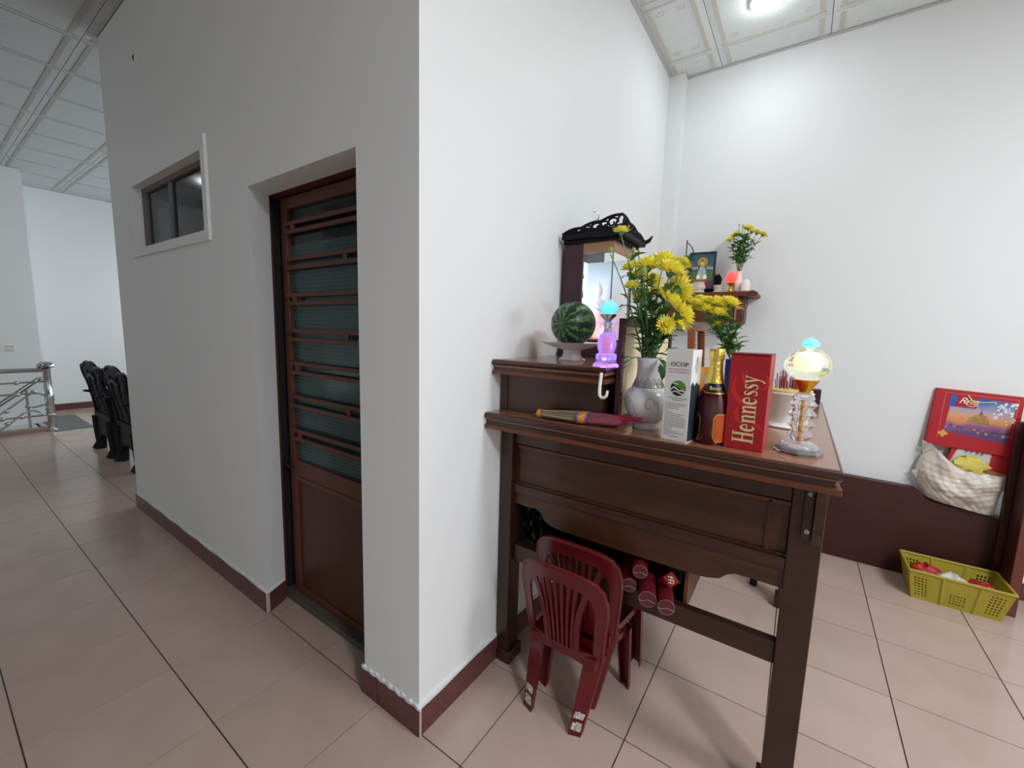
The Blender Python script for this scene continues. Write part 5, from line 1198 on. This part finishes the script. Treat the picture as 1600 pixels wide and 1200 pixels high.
gpoly('gold_flower_print', [(.062 + .018 * (1 + .3 * math.cos(4 * t * .5)) * math.cos(t * .5), .075 + .018 * (1 + .3 * math.cos(4 * t * .5)) * math.sin(t * .5)) for t in range(13)], mat('gold_print', '#d9a44a', .4), .001)
rope = MB(); rp2 = [(.13, .306), (.142, .29), (.152, .27), (.20, .276), (.245, .284)]
rope.tube([G0 @ Vector((u, -.004, z)) for u, z in rp2], .003, 6); rope.tube([G0 @ Vector((.15 + .022 * math.cos(t * .42), -.003, .262 + .018 * math.sin(t * .42))) for t in range(16)], .0026, 6)
for u in (.13, .245): rope.ball(G0 @ Vector((u, .01, gh)), .005, 8)
rope.build('rope_handle', mat('cream_rope', '#e2cf9c', .6), gb, True)
# red and white label box, yellow pouch and brown card inside the bag
lb = thing('label_box', (1.80, 2.45, .66), 'red box with white lettered panel sticking out of the plastic bag', 'box')
L0 = Matrix.Translation((1.70, 2.432, .655)) @ Matrix.Rotation(.17, 4, 'Y') @ Matrix.Rotation(-.14, 4, 'X')
q = MB(); q.box((0, 0, 0), (.245, .028, .205), .002, L0); q.build('box_body', GRED, lb)
def lpoly(nm, poly, mt, e):
    q = MB(); q.prism(poly, lambda p: L0 @ Vector((p[0], -e, p[1])), lambda p: L0 @ Vector((p[0], 0, p[1]))); return q.build(nm, mt, lb)
lpoly('gold_edge', [(.0, .02), (.03, .19), (.05, .2), (.148, .2), (.16, .165), (.168, .02)], mat('gold_edge', '#d8b860', .4), .0006); lpoly('white_panel', [(.004, .02), (.034, .188), (.052, .197), (.145, .197), (.155, .163), (.163, .02)], mat('pale_panel', '#cdd0cf', .5), .0009)
q = MB(); INK = mat('maroon_ink', '#5a2a38', .5)
for k in range(4):
    u0 = .055 + k * .021
    for pts in ([(0, .02), (.010, .022)], [(.005, .024), (.003, 0)], [(.0, .008), (.011, .012)] if k % 2 else [(.010, .02), (.009, .004)]):
        q.tube([L0 @ Vector((u0 + a, -.0016, .148 + b_)) for a, b_ in pts], .0015, 4)
for k in range(3): q.tube([L0 @ Vector((.132, -.0016, .115 - .018 * k)), L0 @ Vector((.150, -.0016, .118 - .018 * k))], .0012, 4)
q.build('characters', INK, lb, kind='stuff')
yl = MB(); nph = 14; vs = []; fs = []
rr = random.Random(14)
for j in range(9):
    t = -PI / 2 + PI * j / 8
    for i in range(nph):
        a = 2 * PI * i / nph; n_ = 1 + .16 * math.sin(3 * a + 2 * j) + .1 * math.sin(7 * a - j); vs.append((1.80 + .068 * math.cos(t) * math.cos(a) * n_, 2.41 + .025 * math.cos(t) * math.sin(a) * n_, .728 + .048 * math.sin(t) * n_))
for j in range(8):
    for i in range(nph): fs.append((j * nph + i, j * nph + (i + 1) % nph, (j + 1) * nph + (i + 1) % nph, (j + 1) * nph + i))
yl.add(vs, fs); tag(yl.build('yellow_pouch', mat('yellow_plastic', '#dcc84a', .3, var=(24, .25), col2='#e8da7a', alpha=.95), None, True), 'crumpled yellow plastic pouch on top of the stuffed bag', 'pouch')
q = MB(); q.box((0, 0, 0), (.10, .006, .11), .001, Matrix.Translation((1.836, 2.424, .605)) @ Matrix.Rotation(.15, 4, 'Y') @ Matrix.Rotation(-.05, 4, 'X')); q.box((0, .004, 0), (.10, .010, .006), 0, Matrix.Translation((1.836, 2.424, .605)) @ Matrix.Rotation(.15, 4, 'Y'))
tag(q.build('cardboard_flap', mat('brown_card', '#b3854a', .7, var=(20, .2), col2='#a2773f')), 'brown cardboard piece at the right mouth of the plastic bag', 'cardboard')

# ---- yellow perforated crate
CR = mat('olive_yellow_plastic', '#a3932c', .42, var=(6, .3), col2='#b0a038')
kx0, kx1, ky0, ky1, kh = 1.595, 1.932, 2.150, 2.345, .165; fl_ = .028
cr = thing('plastic_crate', (1.77, 2.26, 0), 'yellow perforated plastic crate of red bags on the floor', 'crate')
def wall(P00, P10, P01, P11, holes, nm):
    """solid wall with real square holes; corners bottom-left, bottom-right, top-left, top-right"""
    P00, P10, P01, P11 = map(Vector, (P00, P10, P01, P11)); us = {0., 1.}; vs_ = {0., 1.}
    for (a, b_, c_, d_) in holes: us |= {a, b_}; vs_ |= {c_, d_}
    us = sorted(us); vs_ = sorted(vs_); q = MB(); nrm = (P10 - P00).cross(P01 - P00).normalized() * .004
    def pt(u, v): return (P00 * (1 - u) + P10 * u) * (1 - v) + (P01 * (1 - u) + P11 * u) * v
    idx = {}
    V_ = []; F_ = []
    def gi(i, j, s):
        if (i, j, s) not in idx: idx[(i, j, s)] = len(V_); V_.append(pt(us[i], vs_[j]) + nrm * (s - .5))
        return idx[(i, j, s)]
    solid = lambda i, j: 0 <= i < len(us) - 1 and 0 <= j < len(vs_) - 1 and not any(a < (us[i] + us[i + 1]) / 2 < b_ and c_ < (vs_[j] + vs_[j + 1]) / 2 < d_ for (a, b_, c_, d_) in holes)
    for i in range(len(us) - 1):
        for j in range(len(vs_) - 1):
            if not solid(i, j): continue
            for s in (0, 1): F_.append((gi(i, j, s), gi(i + 1, j, s), gi(i + 1, j + 1, s), gi(i, j + 1, s)))
            for (di, dj, e1, e2) in ((-1, 0, (i, j), (i, j + 1)), (1, 0, (i + 1, j), (i + 1, j + 1)), (0, -1, (i, j), (i + 1, j)), (0, 1, (i, j + 1), (i + 1, j + 1))):
                if not solid(i + di, j + dj): F_.append((gi(*e1, 0), gi(*e2, 0), gi(*e2, 1), gi(*e1, 1)))
    q.add(V_, F_); return q.build(nm, CR, cr)
def hgrid(u0, u1, v0, v1, nu_, nv2):
    out_ = []; du, dv2 = (u1 - u0) / nu_, (v1 - v0) / nv2
    for i in range(nu_):
        for j in range(nv2): out_.append((u0 + du * (i + .22), u0 + du * (i + .78), v0 + dv2 * (j + .2), v0 + dv2 * (j + .8)))
    return out_
near = hgrid(.04, .19, .12, .82, 4, 7) + hgrid(.42, .60, .12, .50, 5, 4) + hgrid(.80, .95, .12, .82, 4, 7)
Bc = [(kx0, ky0, 0), (kx1, ky0, 0), (kx1, ky1, 0), (kx0, ky1, 0)]; Tc = [(kx0 - fl_, ky0 - fl_, kh), (kx1 + fl_, ky0 - fl_, kh), (kx1 + fl_, ky1 + fl_, kh), (kx0 - fl_, ky1 + fl_, kh)]
wall(Bc[0], Bc[1], Tc[0], Tc[1], near, 'perforated_wall'); wall(Bc[2], Bc[3], Tc[2], Tc[3], near, 'perforated_wall')
side = hgrid(.2, .8, .2, .7, 5, 4)
wall(Bc[1], Bc[2], Tc[1], Tc[2], side, 'perforated_wall'); wall(Bc[3], Bc[0], Tc[3], Tc[0], [], 'perforated_wall')
q = MB(); q.box((kx0, ky0, 0), (kx1, ky1, .005)); q.build('crate_floor', CR, cr)
q = MB(); rim = [Vector(t) for t in Tc]; rim.append(rim[0])
for a, b_ in zip(rim[:-1], rim[1:]):
    m_ = (b_ - a); q.tube([a, b_], .0075, 8)
q.build('rim', CR, cr, True)
for u in (.34, .70):
    for s in (0, 1):
        q = MB()
        B0 = Vector(Bc[0]).lerp(Vector(Bc[1]), u) if s == 0 else Vector(Bc[3]).lerp(Vector(Bc[2]), u); T0 = Vector(Tc[0]).lerp(Vector(Tc[1]), u) if s == 0 else Vector(Tc[3]).lerp(Vector(Tc[2]), u)
        q.tube([B0, T0], .008, 6); q.build('rib', CR, cr, True)
def lump(nm, label, c, sx4, mt, seed, cat):
    rr = random.Random(seed); q = MB(); n1, n2 = 16, 9; vs = []; fs = []; ph = [rr.uniform(0, 6) for _ in range(4)]
    for j in range(n2 + 1):
        t = -PI / 2 + PI * j / n2
        for i in range(n1):
            a = 2 * PI * i / n1; n_ = 1 + .15 * math.sin(3 * a + 2 * t + ph[0]) + .12 * math.sin(5 * a - 3 * t + ph[1]) + .08 * math.sin(9 * a + 5 * t + ph[2])
            vs.append((c[0] + sx4[0] * math.cos(t) * math.cos(a) * n_, c[1] + sx4[1] * math.cos(t) * math.sin(a) * n_, c[2] + sx4[2] * math.sin(t) * n_))
    for j in range(n2):
        for i in range(n1): fs.append((j * n1 + i, j * n1 + (i + 1) % n1, (j + 1) * n1 + (i + 1) % n1, (j + 1) * n1 + i))
    q.add(vs, fs); return tag(q.build(nm, mt, None, 50), label, cat)
RB = mat('red_bag_plastic', '#a3201f', .4, var=(14, .3), col2='#b8302c')
lump('red_bag', 'crumpled red bag at the back left of the yellow crate', (1.665, 2.30, .09), (.07, .055, .055), RB, 1, 'bag')
lump('red_bag', 'crumpled red bag at the right side of the yellow crate', (1.875, 2.25, .08), (.06, .06, .055), RB, 2, 'bag')
lump('white_bag', 'crumpled white plastic bag in the middle of the yellow crate', (1.755, 2.235, .10), (.065, .045, .05), mat('thin_white_plastic', '#d6d2cc', .3, alpha=.95), 3, 'bag')
lump('yellow_wrapper', 'small yellow wrapper under the white bag in the crate', (1.68, 2.20, .075), (.03, .025, .025), mat('yellow_wrapper', '#d0bb3a', .4), 4, 'wrapper')

# ================================================================== FAR LEFT: RAILING, CARVED CHAIRS, SOCKET
rg = thing('stair_railing', (-6.66, .055, 0), 'stainless steel stair railing with ball topped post at far left', 'railing')
RX, RY = -6.68, .055
def rt(nm, pts, r_, n_=10): q = MB(); q.tube(pts, r_, n_); return q.build(nm, CHROME, rg, True)
q = MB(); q.lathe([(.001, 0), (.062, 0), (.062, .006), (.04, .014), (.036, .03), (.036, .19), (.044, .20), (.036, .21), (.044, .23), (.036, .25), (.046, .27), (.036, .30), (.042, .33), (.036, .36), (.046, .39), (.036, .42), (.044, .45), (.036, .46), (.036, .76), (.045, .775), (.03, .785), (.001, .785)], (RX, RY, 0), 20); q.build('post', CHROME, rg, 60)
q = MB(); q.lathe([(.03, .783), (.07, .795), (.084, .812), (.08, .832), (.058, .852), (.03, .864), (.001, .867)], (RX, RY, 0), 20); q.build('ball_finial', CHROME, rg, True)
Y1 = -3.0
rt('top_rail', [(RX, RY, .765), (RX, Y1, .765)], .027, 12)
for z in (.62, .20): rt('rail', [(RX, RY, z), (RX, Y1, z)], .011)
rt('curved_rail', [(RX, Y1, .475), (RX, -.12, .485), (RX, -.02, .475), (RX, .035, .43), (RX, .05, .385), (RX, .02, .34), (RX, -.05, .315), (RX, -.10, .31)], .011)
rt('curved_rail', [(RX, -.45, .0), (RX, -.30, .12), (RX, -.20, .22), (RX, -.15, .265), (RX, -.08, .27), (RX, -.03, .24), (RX, 0, .20)], .011)
for (y_, z) in ((-.20, .62), (-.20, .48), (-.19, .205), (-.30, .14), (-.30, .29), (-.34, .20)): q = MB(); q.ball((RX, y_, z), .026, 12); q.build('ball_joint', CHROME, rg, True)
SXr = -6.80
rt('hand_rail', [(RX, RY - .02, .66), (SXr, .0, .645), (SXr, -.1, .56), (SXr, -.5, .22), (SXr, -1.6, -.70)], .026, 12); rt('diagonal_rail', [(SXr, -.06, .485), (SXr, -.5, .10), (SXr, -1.6, -.85)], .010)
rt('baluster', [(SXr, -.115, .55), (SXr, -.115, -.12)], .013)
for (y_, z) in ((-.06, .485), (-.115, .31)): q = MB(); q.ball((SXr, y_, z), .026, 12); q.build('ball_joint', CHROME, rg, True)
# socket
sk = thing('wall_socket', (-7.36, -.16, 1.0), 'white double wall socket on the stairwell wall', 'socket')
q = MB(); q.box((-7.36, -.22, .955), (-7.352, -.10, 1.05), .002); q.build('plate', WHITE, sk)
for z in (.975, 1.02): q = MB(); q.box((-7.353, -.20, z - .014), (-7.350, -.12, z + .014), .001); q.build('outlet', mat('outlet_grey', '#c9ccca', .5), sk)
# carved black chairs: back to the hall
def carved_chair(label):
    x0, w = -5.30, .62
    root = thing('carved_chair', (x0 + w / 2, .5, 0), label, 'chair', 'black carved wooden chairs')
    BW = BLACKWOOD; BE = mat('lacquer_edge', '#2a2a33', .4, spec=.3)
    yb = lambda z: .24 - (.02 if z < .42 else .02 + (z - .42) * .17)
    side = [(.06, .42), (.03, .50), (.055, .56), (.02, .63), (.05, .69), (.035, .75), (-.01, .80), (-.03, .86), (.0, .915), (.06, .93), (.11, .915), (.16, .945), (.22, .965), (.31, .975)]
    prof = side + [(w - a, z) for a, z in side[-2::-1]]
    q = MB(); q.prism(prof, lambda p: (x0 + p[0], yb(p[1]), p[1]), lambda p: (x0 + p[0], yb(p[1]) + .035, p[1])); bp_ = q.build('back_panel', BW, root)
    q = MB(); q.tube([(x0 + a, yb(z) - .002, z) for a, z in prof], .010, 6); q.build('back_rim', BE, bp_, True)
    for c_ in (.20, .42):
        q = MB(); q.tube([(x0 + c_ + .03 * math.sin(z * 16), yb(z) - .004, z) for z in (.46, .52, .58, .64, .70, .76, .82, .88)], .009, 6); q.build('carved_rib', BE, root, True)
    q = MB(); q.tube([(x0 + .15, yb(.80) - .006, .80), (x0 + .31, yb(.84) - .006, .84), (x0 + .47, yb(.80) - .006, .80)], [.012, .022, .012], 6); q.build('crest_scroll', BE, root, True)
    q = MB(); q.box((x0 + .0, .20, .37), (x0 + w, .78, .42), .006); q.build('seat', BW, root)
    q = MB(); q.prism([(.03, .37), (.03, .12), (.09, .10), (.16, .17), (.31, .20), (w - .16, .17), (w - .09, .10), (w - .03, .12), (w - .03, .37)], lambda p: (x0 + p[0], .205, p[1]), lambda p: (x0 + p[0], .245, p[1])); q.build('seat_apron', BW, root)
    for (lx, ly) in ((x0 + .04, .23), (x0 + w - .04, .23), (x0 + .04, .74), (x0 + w - .04, .74)):
        q = MB(); q.tube([(lx, ly, .37), (lx, ly, .22), (lx + .0, ly, .08), (lx, ly - .02, .0)], [.060, .055, .045, .062], 8); q.build('leg', BW, root, True)
    for xx in (x0 + .02, x0 + w - .06):
        q = MB(); q.prism([(.20, .42), (.24, .42), (.26, .55), (.68, .56), (.74, .60), (.76, .65), (.70, .67), (.22, .64), (.14, .655), (.12, .64), (.18, .62)], lambda p: (xx, p[0], p[1]), lambda p: (xx + .04, p[0], p[1])); q.build('armrest', BW, root)
    return root
k1 = carved_chair('black carved wooden chair nearest the steel railing'); k2 = copy_tree(k1); k2.location = Vector(k2.location) + Vector((.72, .02, 0)); k2['label'] = 'black carved wooden chair half hidden behind the white wall edge'
